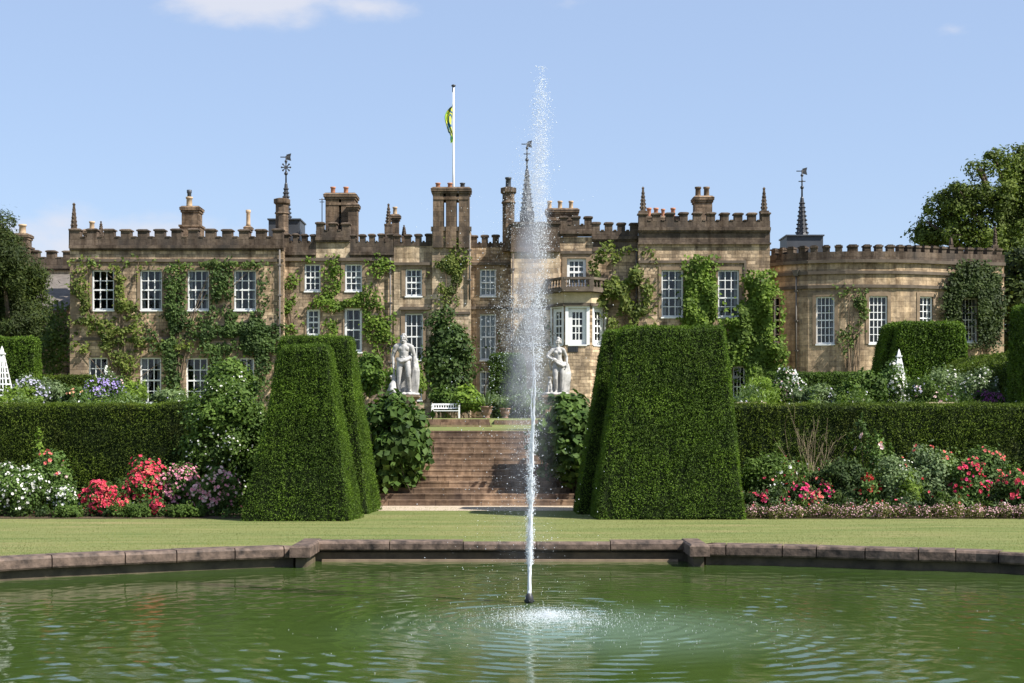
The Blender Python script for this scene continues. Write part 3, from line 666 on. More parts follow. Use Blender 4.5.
def poly_prism(mb, pts, z0, z1, m=0):
    k = len(pts); V = [(p[0], p[1], z0) for p in pts] + [(p[0], p[1], z1) for p in pts]
    mb.add(V, [tuple(range(k-1, -1, -1)), tuple(range(k, 2*k))] + [(i, (i+1) % k, k+(i+1) % k, k+i) for i in range(k)], m)
q = [bal[0].W(-.1, 0, .14)[:2], bal[1].W(-.05, 0, .14)[:2], bal[2].W(-.05, 0, .14)[:2], bal[2].W(bal[2].len+.1, 0, .14)[:2]]
poly_prism(mb, q, zs0, zs1); part('balcony_floor', mb, M['trim_dark'], H)
mb = MB(); zr = PZ(277.5, yb)
for f in bal: fbox(mb, f, 0, f.len, zr-.12, zr, -.11, .11); fbox(mb, f, 0, f.len, zs1, zs1+.1, -.09, .09)
for f, u in ((bal[0], .1), (bal[1], 0), (bal[1], bal[1].len), (bal[2], bal[2].len-.1)): fbox(mb, f, u-.11, u+.11, zs1+.002, zr-.002, -.1, .1)
bl_ = part('balustrade', mb, M['trim_dark'], H)
for f, nb in ((bal[0], 6), (bal[1], 9), (bal[2], 6)):
    for k in range(nb):
        u = f.len*(k+.5)/nb; c = f.W(u, zs1+.1, 0); hh = zr-.12-zs1-.1; mb = MB()
        mb.lathe(c, [(.05, 0), (.05, .04), (.03, .06), (.06, hh*.32), (.055, hh*.45), (.028, hh*.75), (.045, hh*.93), (.05, hh)], 8); part('baluster', mb, M['trim_dark'], bl_)
mb = MB(); fbox(mb, bow[1], bow[1].U(568), bow[1].U(578), PZ(352, yb), PZ(346.5, yb), -.02, .02); 
for k in range(4):
    u = bow[1].U(569)+k*.11; fbox(mb, bow[1], u, u+.03, PZ(352, yb), PZ(346.5, yb), .02, .035)
part('vent_grille', mb, M['iron'], H)
# H tower block
wH = [(661.5, 683, 270, 317), (718, 739, 270, 317), (733, 745, 366, 398)]
fH = build(638.5, 770, 75.0, 243, wH, 'wall')
for i, w in enumerate(wH): window(fH, *w, cols=3, rows=5 if i < 2 else 3, frame_mat='trim', hw=.14, curt=.5 if i < 2 else 0)
parapet(fH, 638.5, 770, 212.5, 221, 227.5, 10)
mb = MB(); fbox(mb, fH, 0, fH.len, PZ(243, 75), PZ(230.8, 75), -.2, .025); fbox(mb, fH, -.04, fH.len+.04, PZ(244.5, 75), PZ(242.8, 75), -.2, .12); part('frieze', mb, M['dark_stone'], H)
mb = MB(); string_course(mb, fH, 638.5, 746, 261.8, .13, .09); fbox(mb, fH, fH.U(744), fH.U(746.3), PZ(279.6, 75), PZ(263, 75), -.1, .088); string_course(mb, fH, 744, 770, 280.5, .12, .09); part('label_mould', mb, M['trim_dark'], H)
# I curved wing
facI = [(770, 76.6), (785, 75.9), (808, 75.2), (845, 74.75), (862, 74.7), (897, 74.8), (914, 75.0), (940, 75.5), (956, 75.8), (985, 76.1), (1004, 76.3)]
wI = {0: [(773, 779.5, 297, 343)], 2: [(816, 834.5, 296.5, 344)], 4: [(869, 887.5, 296, 343.5)], 6: [(919.5, 933, 296.5, 340)], 8: [(962, 977.5, 298, 342)]}
zI = {k: PZ(v, 75) for k, v in dict(mt=245.5, mc=252, pb=260, s2=272.5, s3=286.5, base=374).items()}
fI = []; mbw = MB(); mbf = [MB() for _ in range(4)]; mbp = MB(); mbm = MB()
for k in range(len(facI)-1):
    f = Fac(*facI[k], *facI[k+1]); fI.append(f); ws = wI.get(k, [])
    wall(mbw, f, hz-.3, zI['pb'], holes_of(f, ws), 5, 0, sides=(k in (0, len(facI)-2)))
    for w in ws: window(f, *w, cols=1 if k == 0 else 3 if k == 6 else 4, rows=6, frame_mat='trim', hw=.17, mun=.036, curt=0)
    e = .012*k/10
    fbox(mbp, f, 0, f.len, zI['pb'], zI['mc']-e*0, -.4, .05)
    fbox(mbf[0], f, -.01, f.len+.01, zI['pb']-.16, zI['pb']-.001, -.3, .15); fbox(mbf[1], f, -.01, f.len+.01, zI['s2']-.09, zI['s2']+.06, -.2, .09); fbox(mbf[2], f, -.01, f.len+.01, zI['s3']-.09, zI['s3']+.07, -.2, .10)
    fbox(mbf[3], f, 0, f.len, hz-.3, zI['base']-.12, -.2, .1); fbox(mbf[3], f, -.01, f.len+.01, zI['base']-.12, zI['base'], -.2, .15)
    nm = max(1, round(f.len/.56)); pitch = f.len/nm
    for j in range(nm):
        u0 = j*pitch+pitch*.2; w = pitch*.56
        fbox(mbp, f, u0, u0+w, zI['mc'], zI['mt']-.1, -.38, .03); fbox(mbp, f, u0-.03, u0+w+.03, zI['mt']-.1, zI['mt']-.02, -.42, .08); fbox(mbp, f, u0+.04, u0+w-.04, zI['mt']-.02, zI['mt']+.03, -.34, .0)
part('wall', mbw, [M['wall_wing'], M['interior']], H); [part('string_course' if q < 3 else 'plinth', mbf[q], M['trim_dark'], H) for q in range(4)]; part('parapet', mbp, M['dark_stone'], H)
mb = MB(); V = [fI[0].W(0, zI['pb']+.02, -.3)] + [f.W(f.len, zI['pb']+.02, -.3) for f in fI] + [(PX(1004, 82), 82, zI['pb']+.02), (PX(770, 82), 82, zI['pb']+.02)]; mb.add(V, [tuple(range(len(V)))]); part('flat_roof', mb, M['lead'], H)
# J low wing at the far left
fJ = Fac(-20, 84, 73, 84); mb = MB(); wall(mb, fJ, hz-.3, PZ(266, 84), [], 5, 0); part('wall', mb, [M['wall_pale'], M['interior']], H)
parapet(fJ, -20, 72, 250.5, 258, 266, 6, duty=.55)
mb = MB(); a = PX(-10, 80); b_ = PX(73.5, 80); 
mb.hexa([(a, 78.5, PZ(312, 78.5)), (b_, 78.5, PZ(312, 78.5)), (b_, 84, PZ(276, 84)), (a, 84, PZ(276, 84))], [(a, 78.4, PZ(310, 78.4)), (b_, 78.4, PZ(310, 78.4)), (b_, 84, PZ(274, 84)), (a, 84, PZ(274, 84))]); part('slate_roof', mb, M['slate'], H)
mb = MB(); mb.box(a, b_-.02, 78.9, 83.9, hz-.3, PZ(313, 78.9)); part('wall', mb, M['wall'], H)

# chimneys
def chimney(px0, px1, ytop, ybot, Y, pots=(), capy=None, mats='chimney_stone', depth=None, shafts=1, potmat='terra', base=None, oct_=False, taper=0):
    x0, x1 = PX(px0, Y), PX(px1, Y); zt = PZ(ytop, Y); zb = PZ(ybot, Y)-1.0; d = depth or min(1.0, (x1-x0)); y0, y1 = Y-d/2, Y+d/2; ch = .10
    mb = MB(); zc = zt-.34
    if oct_: mb.lathe(((x0+x1)/2, Y, 0), [((x1-x0)/2, zb), ((x1-x0)/2, zc-.5), ((x1-x0)/2+.06, zc-.45), ((x1-x0)/2, zc-.35), ((x1-x0)/2, zc), ((x1-x0)/2+.1, zc+.08), ((x1-x0)/2+.1, zt-.05), ((x1-x0)/2-.05, zt)], 8, 0, False, math.pi/8)
    else:
        if shafts == 1: mb.hexa([(x0, y0, zb), (x1, y0, zb), (x1, y1, zb), (x0, y1, zb)], [(x0+taper, y0+taper, zc), (x1-taper, y0+taper, zc), (x1-taper, y1-taper, zc), (x0+taper, y1-taper, zc)])
        else:
            g = .13; w = (x1-x0-g*(shafts-1))/shafts
            for k in range(shafts): mb.box(x0+k*(w+g), x0+k*(w+g)+w, y0, y1, zb, zc)
            mb.box(x0+.01, x1-.01, y0-.03, y1+.03, zc-.30, zc-.18)
        t = taper
        mb.box(x0-.05+t, x1+.05-t, y0-.05+t, y1+.05-t, zc, zc+.12); mb.box(x0-.10+t, x1+.10-t, y0-.10+t, y1+.10-t, zc+.12, zc+.24)
        mb.hexa([(x0-.12+t, y0-.12+t, zc+.24), (x1+.12-t, y0-.12+t, zc+.24), (x1+.12-t, y1+.12-t, zc+.24), (x0-.12+t, y1+.12-t, zc+.24)], [(x0+t, y0+t, zt), (x1-t, y0+t, zt), (x1-t, y1-t, zt), (x0+t, y1-t, zt)])
        if base: zz = PZ(base, Y); mb.box(x0-.09, x1+.09, y0-.09, y1+.09, zb, zz-.1); mb.box(x0-.14, x1+.14, y0-.14, y1+.14, zz-.1, zz)
    c = part('chimney', mb, M[mats], H)
    for (pc, yt, w, pm) in pots:
        mb = MB(); h = PZ(yt, Y)-zt+.04; r = w/F*Y/2
        mb.lathe((PX(pc, Y), Y, zt-.04), [(r*1.05, 0), (r*.92, h*.2), (r*.86, h*.8), (r*1.08, h*.84), (r*1.1, h), (r*.75, h), (r*.7, h*.9)], 12); part('chimney_pot', mb, M[pm], c)
chimney(183.5, 200.5, 207, 238, 79, [(189.3, 197, 6.5, 'buffpot'), (189.3, 190, 4.6, 'lead')], base=226)
chimney(15, 29.5, 234, 256, 84, [(22.5, 224.5, 7.5, 'buffpot')], base=247)
chimney(275.5, 288.5, 198.5, 232, 77.5, [], oct_=True, mats='chimney_stone')
chimney(246, 251, 226, 236, 79, [(248.3, 210, 4.6, 'buffpot')])
chimney(327, 356, 194.5, 232, 78, [(333, 187, 5, 'terra'), (346, 187, 5, 'terra')], shafts=2, depth=1.3)
chimney(349, 358, 204, 232, 77.2, [], depth=.7)
chimney(392, 399, 214.5, 240, 78, [(395, 207, 4.5, 'buffpot')])
chimney(433.5, 469.5, 188.5, 229, 75.9, [(438, 183, 5, 'terra'), (450, 183, 5, 'terra'), (462.5, 183, 5, 'lead')], shafts=3, depth=1.1, mats='chimney_stone')
chimney(502, 515, 187.5, 232, 76.2, [(508.3, 177.5, 6, 'lead')], oct_=True, mats='chimney_stone')
chimney(547, 577, 209.5, 228, 78, [(549.5, 201, 4.6, 'buffpot'), (560, 201, 4.6, 'buffpot'), (571, 201, 4.6, 'buffpot')], shafts=2, depth=1.1)
chimney(694, 711, 197, 224, 78, [(698, 187, 6, 'chimney_stone'), (706.5, 187, 6, 'chimney_stone')], depth=1.0)
chimney(645, 678, 217, 226, 79, [(649, 208, 4.8, 'terra'), (656, 208, 4.8, 'terra'), (663, 209, 4, 'terra'), (673, 208, 4.8, 'terra')], depth=.8)
chimney(86, 100, 230, 238, 80, [(92, 221.5, 5.5, 'buffpot')], depth=.8)
# pinnacles
def pinnacle(px, ytip, ybase, Y, w, pier=0):
    x = PX(px, Y); r = w/F*Y/2; zt, zb = PZ(ytip, Y), PZ(ybase, Y); h = zt-zb; mb = MB()
    if pier: mb.box(x-r*1.25, x+r*1.25, Y-r*1.25, Y+r*1.25, PZ(pier, Y), zb)
    mb.box(x-r*1.35, x+r*1.35, Y-r*1.35, Y+r*1.35, zb, zb+.09)
    mb.lathe((x, Y, zb+.09), [(r*1.1, 0), (r*.95, h*.25), (r*.4, h*.85), (r*.55, h*.87), (r*.5, h*.91), (r*.2, h*.93), (.02, h*.95)], 4, 0, False, math.pi/4)
    for k in range(1, 6):
        t = k/6.5; rr_ = r*1.1*(1-t)+.02
        for sx, sy in ((1, 0), (-1, 0), (0, 1), (0, -1)): mb.ball((x+sx*rr_*.8, Y+sy*rr_*.8, zb+.09+h*t*.9), (.045, .045, .06), 5, 4)
    part('pinnacle', mb, M['dark_stone'], H)
pinnacle(74, 203, 231, 75.2, 6.5, 246); pinnacle(643, 187, 213, 75.2, 6.5, 228); pinnacle(764, 187.5, 213, 75.2, 6.5, 228); pinnacle(995, 227, 247, 76.4, 4.2, 256); pinnacle(951, 238, 247, 77, 3, 256)
pinnacle(388.5, 204, 226, 77.2, 6, 245); pinnacle(101, 222, 236, 79, 4, 244); pinnacle(404, 226, 238, 79, 4, 244)
# lead-covered turrets with weather vanes
def turret(px, ytip, ybase, Y, w, box=None, vane=None, crown=False):
    x = PX(px, Y); r = w/F*Y/2; zb = PZ(ybase, Y); h = PZ(ytip, Y)-zb; mb = MB()
    if box: 
        a, b_, t_ = box; mb.box(PX(a, Y), PX(b_, Y), Y-.8, Y+1.2, PZ(262, Y), PZ(t_+2.5, Y)); mb.box(PX(a-1, Y), PX(b_+1, Y), Y-.9, Y+1.3, PZ(t_+2.5, Y), PZ(t_+1.2, Y))
        mb.hexa([(PX(a-1, Y), Y-.9, PZ(t_+1.2, Y)), (PX(b_+1, Y), Y-.9, PZ(t_+1.2, Y)), (PX(b_+1, Y), Y+1.3, PZ(t_+1.2, Y)), (PX(a-1, Y), Y+1.3, PZ(t_+1.2, Y))], [(PX(a+4, Y), Y-.3, PZ(t_, Y)), (PX(b_-4, Y), Y-.3, PZ(t_, Y)), (PX(b_-4, Y), Y+.7, PZ(t_, Y)), (PX(a+4, Y), Y+.7, PZ(t_, Y))])
    else: mb.box(x-r*1.1, x+r*1.1, Y-r*1.1, Y+r*1.1, PZ(250, Y), zb)
    o = part('turret', mb, M['lead'], H)
    mb = MB(); mb.lathe((x, Y, zb), [(r, 0), (r*.82, h*.1), (r*.62, h*.4), (r*.42, h*.7), (r*.26, h*.97), (r*.18, h)], 8, 0, False)
    for k in range(8):
        a = 2*math.pi*k/8
        for j in range(1, 9):
            t = j/9.5; rr_ = r*(1-t*.78)*.98; mb.ball((x+math.cos(a)*rr_, Y+math.sin(a)*rr_, zb+h*t), .05, 5, 4)
    part('spire', mb, M['iron'], o)
    if vane:
        z0 = zb+h; z1 = PZ(vane, Y); L = z1-z0; mb = MB(); mb.tube([(x, Y, z0-.05), (x, Y, z1)], [.05, .03], 6)
        mb.ball((x, Y, z0+L*.35), .1); mb.ball((x, Y, z0+L*.8), .08)
        zc = z0+L*.58; s = L*.16
        if crown:
            for a in range(8):
                t = a*math.pi/4; mb.tube([(x, Y, zc), (x+s*math.cos(t), Y, zc+s*math.sin(t))], .03, 5); mb.ball((x+s*math.cos(t), Y, zc+s*math.sin(t)), .055, 5, 4)
        else:
            for dx in (-1, 1): mb.tube([(x, Y, zc), (x+dx*s*.8, Y, zc)], .028, 5)
            mb.tube([(x, Y-s*.8, zc), (x, Y+s*.8, zc)], .028, 5)
        zc = z1-.06; k = .55
        mb.tube([(x-.45*k*1.2, Y, zc), (x+.35*k, Y, zc)], .028, 5)
        mb.add([(x+.02, Y-.02, zc-.13), (x+.5*k, Y-.02, zc-.2), (x+.42*k, Y-.02, zc), (x+.5*k, Y-.02, zc+.2), (x+.02, Y-.02, zc+.13), (x+.02, Y+.02, zc-.13), (x+.5*k, Y+.02, zc-.2), (x+.42*k, Y+.02, zc), (x+.5*k, Y+.02, zc+.2), (x+.02, Y+.02, zc+.13)],
               [(0, 1, 2, 3, 4), (9, 8, 7, 6, 5), (0, 5, 6, 1), (1, 6, 7, 2), (2, 7, 8, 3), (3, 8, 9, 4), (4, 9, 5, 0)])
        part('weather_vane', mb, M['iron'], o)
turret(286, 183, 221, 79.5, 11.5, (271, 302, 219.5), 156, True)
turret(527, 169, 212, 80, 13, None, 143)
turret(802, 197, 237, 79.5, 13.5, (784, 820, 235.5), 170)
# drainpipes
def pipe(f, px, y0, y1, head=True, m='pipe'):
    u = f.U(px); z1, z0 = f.Z(px, y0), f.Z(px, y1); mb = MB(); mb.tube([f.W(u, z0, .11), f.W(u, z1, .11)], .045, 8)
    z = z1-.8
    while z > z0: fbox(mb, f, u-.09, u+.09, z, z+.07, .002, .17); z -= 1.5
    if head:
        hh = f.W(u, z1, .12); mb.hexa([f.W(u-.09, z1-.02, .2), f.W(u+.09, z1-.02, .2), f.W(u+.09, z1-.02, .03), f.W(u-.09, z1-.02, .03)], [f.W(u-.17, z1+.28, .26), f.W(u+.17, z1+.28, .26), f.W(u+.17, z1+.28, .03), f.W(u-.17, z1+.28, .03)])
    part('drainpipe', mb, M[m], H)
pipe(fA, 280, 250, 415, False); pipe(fB, 390.5, 258, 415, False); pipe(fI[1], 797, 276, 375); pipe(fG, 636.3, 252, 330, False); pipe(fD, 471.8-2, 235, 300, False); pipe(fF, 513, 254, 400, False, 'trim_dark')
mb = MB(); x = PX(322, 78); mb.tube([(x, 78, PZ(232, 78)), (x, 78, PZ(198, 78))], .025, 5); mb.tube([(x-.15, 78, PZ(199.5, 78)), (x+.15, 78, PZ(199.5, 78))], .02, 5); mb.tube([(x-.12, 78, PZ(202, 78)), (x+.12, 78, PZ(202, 78))], .02, 5); part('aerial', mb, M['pipe'], H)

# flagpole and flag
fp = thing('flagpole', (PX(453.5, 77), 77, PZ(222, 77)), 'thin white flagpole rising behind the three-shaft chimney stack', 'flagpole')
mb = MB(); x = PX(453.5, 77); mb.tube([(x, 77, PZ(240, 77)), (x, 77, PZ(87, 77))], [.075, .05], 8); part('pole', mb, M['white'], fp)
mb = MB(); mb.lathe((x, 77, PZ(87, 77)), [(.05, 0), (.11, .03), (.11, .1), (.04, .13)], 8); mb.box(x-.06, x+.0, 76.93, 77.07, PZ(92, 77), PZ(87, 77)); part('finial', mb, M['iron'], fp)
def flagmat():
    m, nt, b = mat('flag_cloth'); tcn = nt.nodes.new('ShaderNodeTexCoord'); fm_ = nt.nodes.new('ShaderNodeMapping'); fm_.inputs['Scale'].default_value = (1.6, .6, 1.1); fm_.inputs['Rotation'].default_value = (0, .5, 0); nt.links.new(tcn.outputs['Object'], fm_.inputs[0]); w = noise(nt, 1.7, 1, .4, fm_.outputs[0])
    r = ramp(nt, [(0, (.02, .16, .09)), (.38, (.20, .38, .05)), (.46, (.60, .58, .06)), (.56, (.03, .11, .18)), (.64, (.50, .50, .07))], 'CONSTANT'); nt.links.new(w.outputs[0], r.inputs[0])
    nt.links.new(r.outputs[0], b.inputs['Base Color']); b.inputs['Roughness'].default_value = .8; return m
mb = MB(); nu, nv = 14, 30; V = []; f_ = []; zt, zb = PZ(103, 77), PZ(143, 77)
for j in range(nv+1):
    t = j/nv; wd = (.08+.30*math.sin(min(1, t*1.25)*math.pi)**.8)*(1 if t < .72 else .75)
    for i in range(nu+1):
        s = i/nu; V.append((x-.06-wd*s+.05*math.sin(t*9+s*3), 77-.05+.10*math.sin(s*11+t*4)*(.2+s), zt+(zb-zt)*t-.25*s*(1-t)+.03*math.sin(s*9)))
for j in range(nv):
    for i in range(nu): f_.append((j*(nu+1)+i, j*(nu+1)+i+1, (j+1)*(nu+1)+i+1, (j+1)*(nu+1)+i))
mb.add(V, f_, 0, True); o = part('flag', mb, flagmat()); tag(o, 'limp yellow, green and blue flag hanging on the white pole above the roof', 'flag')

# ---------------------------------------------------------------- clipped yews and hedges
def sample_faces(faces, dens, rng):
    Pp = []; Nn = []
    for q in faces:
        q = np.array(q, float); ar = .5*(np.linalg.norm(np.cross(q[1]-q[0], q[2]-q[0]))+np.linalg.norm(np.cross(q[2]-q[0], q[3]-q[0])))
        k = int(ar*dens); u = rng.random((k, 1)); v = rng.random((k, 1))
        p = (q[0]*(1-u)+q[1]*u)*(1-v)+(q[3]*(1-u)+q[2]*u)*v; nr = np.cross(q[1]-q[0], q[3]-q[0]); nr = nr/np.linalg.norm(nr)
        Pp.append(p); Nn.append(np.repeat(nr[None], k, 0))
    return np.concatenate(Pp), np.concatenate(Nn)
def clipped(name, b4, t4, label, cat, group, dens=900, leaf=(.058, .019), mname='yew', amp=.03, seed=1, rough=.035, faces_skip=(), res=26, cham=.05, ctop=.10):
    """b4, t4: base and top corners, counter-clockwise from the front left"""
    rng = np.random.default_rng(seed); b4 = np.array(b4, float); t4 = np.array(t4, float)
    def dr(p, q): return (q-p)/np.linalg.norm(q-p)
    bp = [b4[i]+cham*dr(b4[i], b4[i-1]) for i in range(4)]; bn = [b4[i]+cham*dr(b4[i], b4[(i+1) % 4]) for i in range(4)]
    tl = t4+np.array([dr(t4[i], b4[i])*ctop for i in range(4)])
    tp_ = [tl[i]+cham*dr(tl[i], tl[i-1]) for i in range(4)]; tn_ = [tl[i]+cham*dr(tl[i], tl[(i+1) % 4]) for i in range(4)]
    ti = [t4[i]+cham*1.2*(dr(t4[i], t4[i-1])+dr(t4[i], t4[(i+1) % 4])) for i in range(4)]
    faces = [[bn[i], bp[(i+1) % 4], tp_[(i+1) % 4], tn_[i]] for i in range(4)]+[ti]
    faces += [[bp[i], bn[i], tn_[i], tp_[i]] for i in range(4)]+[[tn_[i], tp_[(i+1) % 4], ti[(i+1) % 4], ti[i]] for i in range(4)]+[[tp_[i], tn_[i], ti[i]+(tn_[i]-tp_[i])*.02, ti[i]] for i in range(4)]
    base = b4.mean(0); T = thing(name, base, label, cat, group)
    ctr = (b4.mean(0)+t4.mean(0))/2; mb = MB()
    for q in faces:
        q = [np.array(c) for c in q]; g = np.linspace(0, 1, res); u, v = np.meshgrid(g, g); u = u[..., None]; v = v[..., None]
        p = (q[0]*(1-u)+q[1]*u)*(1-v)+(q[3]*(1-u)+q[2]*u)*v; p = p.reshape(-1, 3)
        d = np.stack([vnoise(p, 2.1, o) for o in (0, 3, 6)], -1)*amp
        inn = (ctr-p); inn /= np.linalg.norm(inn, axis=1, keepdims=True); p = p+d+inn*.05
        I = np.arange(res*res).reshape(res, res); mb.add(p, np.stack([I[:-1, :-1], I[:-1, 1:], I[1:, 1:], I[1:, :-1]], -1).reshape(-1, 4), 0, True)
    part('trunk', mb_trunk(base, min(2.0, t4[:, 2].mean()-base[2]-.2)), M['bark'], T)
    p, nr = sample_faces([f for i, f in enumerate(faces) if i not in faces_skip], dens*2.7, rng)
    d = np.stack([vnoise(p, 2.1, o) for o in (0, 3, 6)], -1)*amp
    tuft = vnoise(p, 9, 2)*.5+vnoise(p, 17, 5)*.5
    kk_ = tuft > -.42+rng.normal(0, .1, len(p)); p, nr, d, tuft = p[kk_], nr[kk_], d[kk_], tuft[kk_]
    p = p+d+nr*(rng.normal(0, rough*.7, (len(p), 1))+.055*tuft[:, None])
    out = rng.random((len(p), 1)) < .62; q1 = rng.normal(size=p.shape); q1 -= nr*np.sum(q1*nr, 1, keepdims=True)*.75
    nn = np.where(out, q1, nr+rng.normal(0, .24, p.shape)); tt = np.where(out, nr+rng.normal(0, .42, p.shape)+np.array([0, 0, .25]), rng.normal(0, .7, p.shape)+np.array([0, 0, .5]))
    mb.quads(leafquads(p, nn, leaf[0], leaf[1], rng, tt), 1)
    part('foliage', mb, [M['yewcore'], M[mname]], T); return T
def mb_trunk(base, h):
    mb = MB(); mb.tube([tuple(base), (base[0], base[1], base[2]+h*.6), (base[0]+.05, base[1], base[2]+h)], [.16, .12, .06], 8); return mb
def rect(pxl, pxr, Yf, Yb, z, pxl2=None, pxr2=None):
    x0, x1 = PX(pxl, Yf), PX(pxr, Yf); x2 = PX(pxr2, Yb) if pxr2 is not None else x1; x3 = PX(pxl2, Yb) if pxl2 is not None else x0
    return [(x0, Yf, z), (x1, Yf, z), (x2, Yb, z), (x3, Yb, z)]
yf = GY(521, GZ)
GP = 'clipped yew pyramids flanking the steps'
zt = PZ(346, yf+.55)
clipped('clipped_yew', rect(241, 350, yf, yf+1.7, GZ, 251, 363), [(PX(283, yf+.5), yf+.5, zt), (PX(327, yf+.5), yf+.5, zt), (PX(331, yf+1.2), yf+1.2, zt), (PX(287, yf+1.2), yf+1.2, zt)], 'narrow truncated yew pyramid at the front left of the steps, with sunlit right edge', 'topiary', GP, 1000, seed=2)
y2 = GY(514, GZ); zt = PZ(336.5, y2+.6)
clipped('clipped_yew', rect(250, 368, y2, y2+2.2, GZ, 262, 381), [(PX(280, y2+.6), y2+.6, zt), (PX(349, y2+.6), y2+.6, zt), (PX(354, y2+1.6), y2+1.6, zt), (PX(285, y2+1.6), y2+1.6, zt)], 'taller yew pyramid standing behind the narrow one, left of the steps', 'topiary', GP, 900, seed=3)
yf = GY(519.5, GZ); zt = PZ(327, yf+.8)
clipped('clipped_yew', rect(597, 745, yf, yf+2.6, GZ, 590, 738), [(PX(621, yf+.75), yf+.75, zt), (PX(724, yf+.75), yf+.75, zt+.02), (PX(722, yf+2.1), yf+2.1, zt), (PX(620, yf+2.1), yf+2.1, zt)], 'broad dark yew block with flat top in front at the right of the steps', 'topiary', GP, 900, seed=4)
zt = PZ(330, y2+.5)
clipped('clipped_yew', rect(577, 700, y2-.1, y2+2.2, GZ, 574, 690), [(PX(605, y2+.4), y2+.4, zt), (PX(690, y2+.4), y2+.4, zt), (PX(685, y2+1.6), y2+1.6, zt), (PX(605, y2+1.6), y2+1.6, zt)], 'yew block mostly hidden behind the broad one, its left edge against the steps', 'topiary', GP, 900, seed=5)
# hedges along the terrace
zt = PZ(404.5, 45.3)
def hedge_run(px0, px1, Y0, Y1, z0, z1, label, seed, dens=650, mname='hedge', leaf=(.064, .023), amp=.05):
    x0, x1 = PX(px0, Y0), PX(px1, Y0)
    return clipped('hedge', [(x0, Y0, z0), (x1, Y0, z0), (x1, Y1, z0), (x0, Y1, z0)], [(x0, Y0+.06, z1), (x1, Y0+.06, z1), (x1, Y1-.06, z1), (x0, Y1-.06, z1)], label, 'hedge', None, dens, leaf, mname, amp, seed, .05, (2,), 60, .06, .10)
hedge_run(-190, 258, 45.2, 46.6, GZ, PZ(404.5, 45.2), 'long level clipped hedge behind the roses, left of the yew pyramids', 21)
hedge_run(733, 1215, 45.2, 46.6, GZ, PZ(405, 45.2), 'long level clipped hedge behind the mixed roses, right of the yew blocks', 22)
# upper garden yews
def blockpx(name, pxl, pxr, pxlt, pxrt, ytop, Y, D, z0, label, cat, seed, dens=450, leaf=(.10, .04), mname='yew'):
    zt = PZ(ytop, Y); ins = .25
    return clipped(name, [(PX(pxl, Y), Y, z0), (PX(pxr, Y), Y, z0), (PX(pxr, Y)-.1, Y+D, z0), (PX(pxl, Y)+.1, Y+D, z0)], [(PX(pxlt, Y), Y+ins, zt), (PX(pxrt, Y), Y+ins, zt), (PX(pxrt, Y)-.1, Y+D-ins, zt), (PX(pxlt, Y)+.1, Y+D-ins, zt)], label, cat, None, dens, leaf, mname, .04, seed, .05)
blockpx('clipped_yew', 880, 975, 903, 966, 322, 63, 3.2, UP-.4, 'trapezoid yew block in front of the curved wing windows', 'topiary', 31)
blockpx('clipped_yew', 868, 915, 893, 912, 323, 64, 2.6, UP-.4, 'narrow dark yew wedge at the left side of the trapezoid block', 'topiary', 32)
zt = 5.55
clipped('hedge', [(PX(912, 66), 65.0, UP-.4), (PX(1040, 49.5), 49.5, 2.8), (PX(1040, 49.5)+1.3, 50.5, 2.8), (PX(912, 66)+1.4, 66, UP-.4)], [(PX(914, 66), 65.1, zt-.4), (PX(1040, 49.5), 49.7, zt-.4), (PX(1040, 49.5)+1.2, 50.5, zt+.3), (PX(914, 66)+1.3, 66, zt+.3)], 'low dark hedge running forward at the right with a sunlit flat top', 'hedge', None, 500, (.09, .036), 'hedge', .05, 33, .05, (), 50, .22, .22)
blockpx('clipped_yew', 1027, 1085, 1030, 1080, 303, 49, 2.4, 2.8, 'very dark yew pyramid cut off by the right edge of the picture', 'topiary', 34)
blockpx('clipped_yew', -30, 34, -25, 32, 337.5, 60, 1.5, 2.95, 'dark clipped yew block with sunlit right face behind the left border', 'topiary', 35)
blockpx('hedge', 30, 92, 30, 92, 376, 64, 1.2, UP-.3, 'short low hedge at the foot of the left wing corner', 'hedge', 36, mname='hedge')
blockpx('clipped_yew', 489, 527, 491, 523, 354, 66, 1.6, UP-.1, 'upright clipped evergreen block behind the urns, right of the steps axis', 'topiary', 37, mname='shrub')
blockpx('hedge', 768, 872, 768, 872, 373, 68, 1.2, UP-.3, 'low box hedge at the foot of the curved wing', 'hedge', 38, mname='shrub')

# ---------------------------------------------------------------- shrubs, roses, climbers, trees
def clumpy(c, r, ncl, nleaf, clr, rng, zmin, squash=1.0):
    c = np.array(c); r = np.array(r); d = unit(rng.normal(size=(ncl, 3))); rad = rng.random((ncl, 1))**(1/2.2)
    cc = c+d*rad*r*(1-.35*clr/ r.max()); cr = clr*rng.uniform(.55, 1.25, ncl); idx = rng.integers(0, ncl, nleaf)
    dd = unit(rng.normal(size=(nleaf, 3))+d[idx]*.55+np.array([0, 0, .25])); q = cc[idx]+dd*(cr[idx]*rng.uniform(.45, 1.0, nleaf)**.6)[:, None]*np.array([1, 1, squash])
    nn = dd+rng.normal(0, .5, q.shape)+np.array([0, -.15, .35]); ol = rng.random(nleaf) < .16; q[ol] += dd[ol]*(cr[idx][ol]*rng.uniform(.1, .7, ol.sum()))[:, None]; k = q[:, 2] > zmin
    return q[k], nn[k], cc, cr
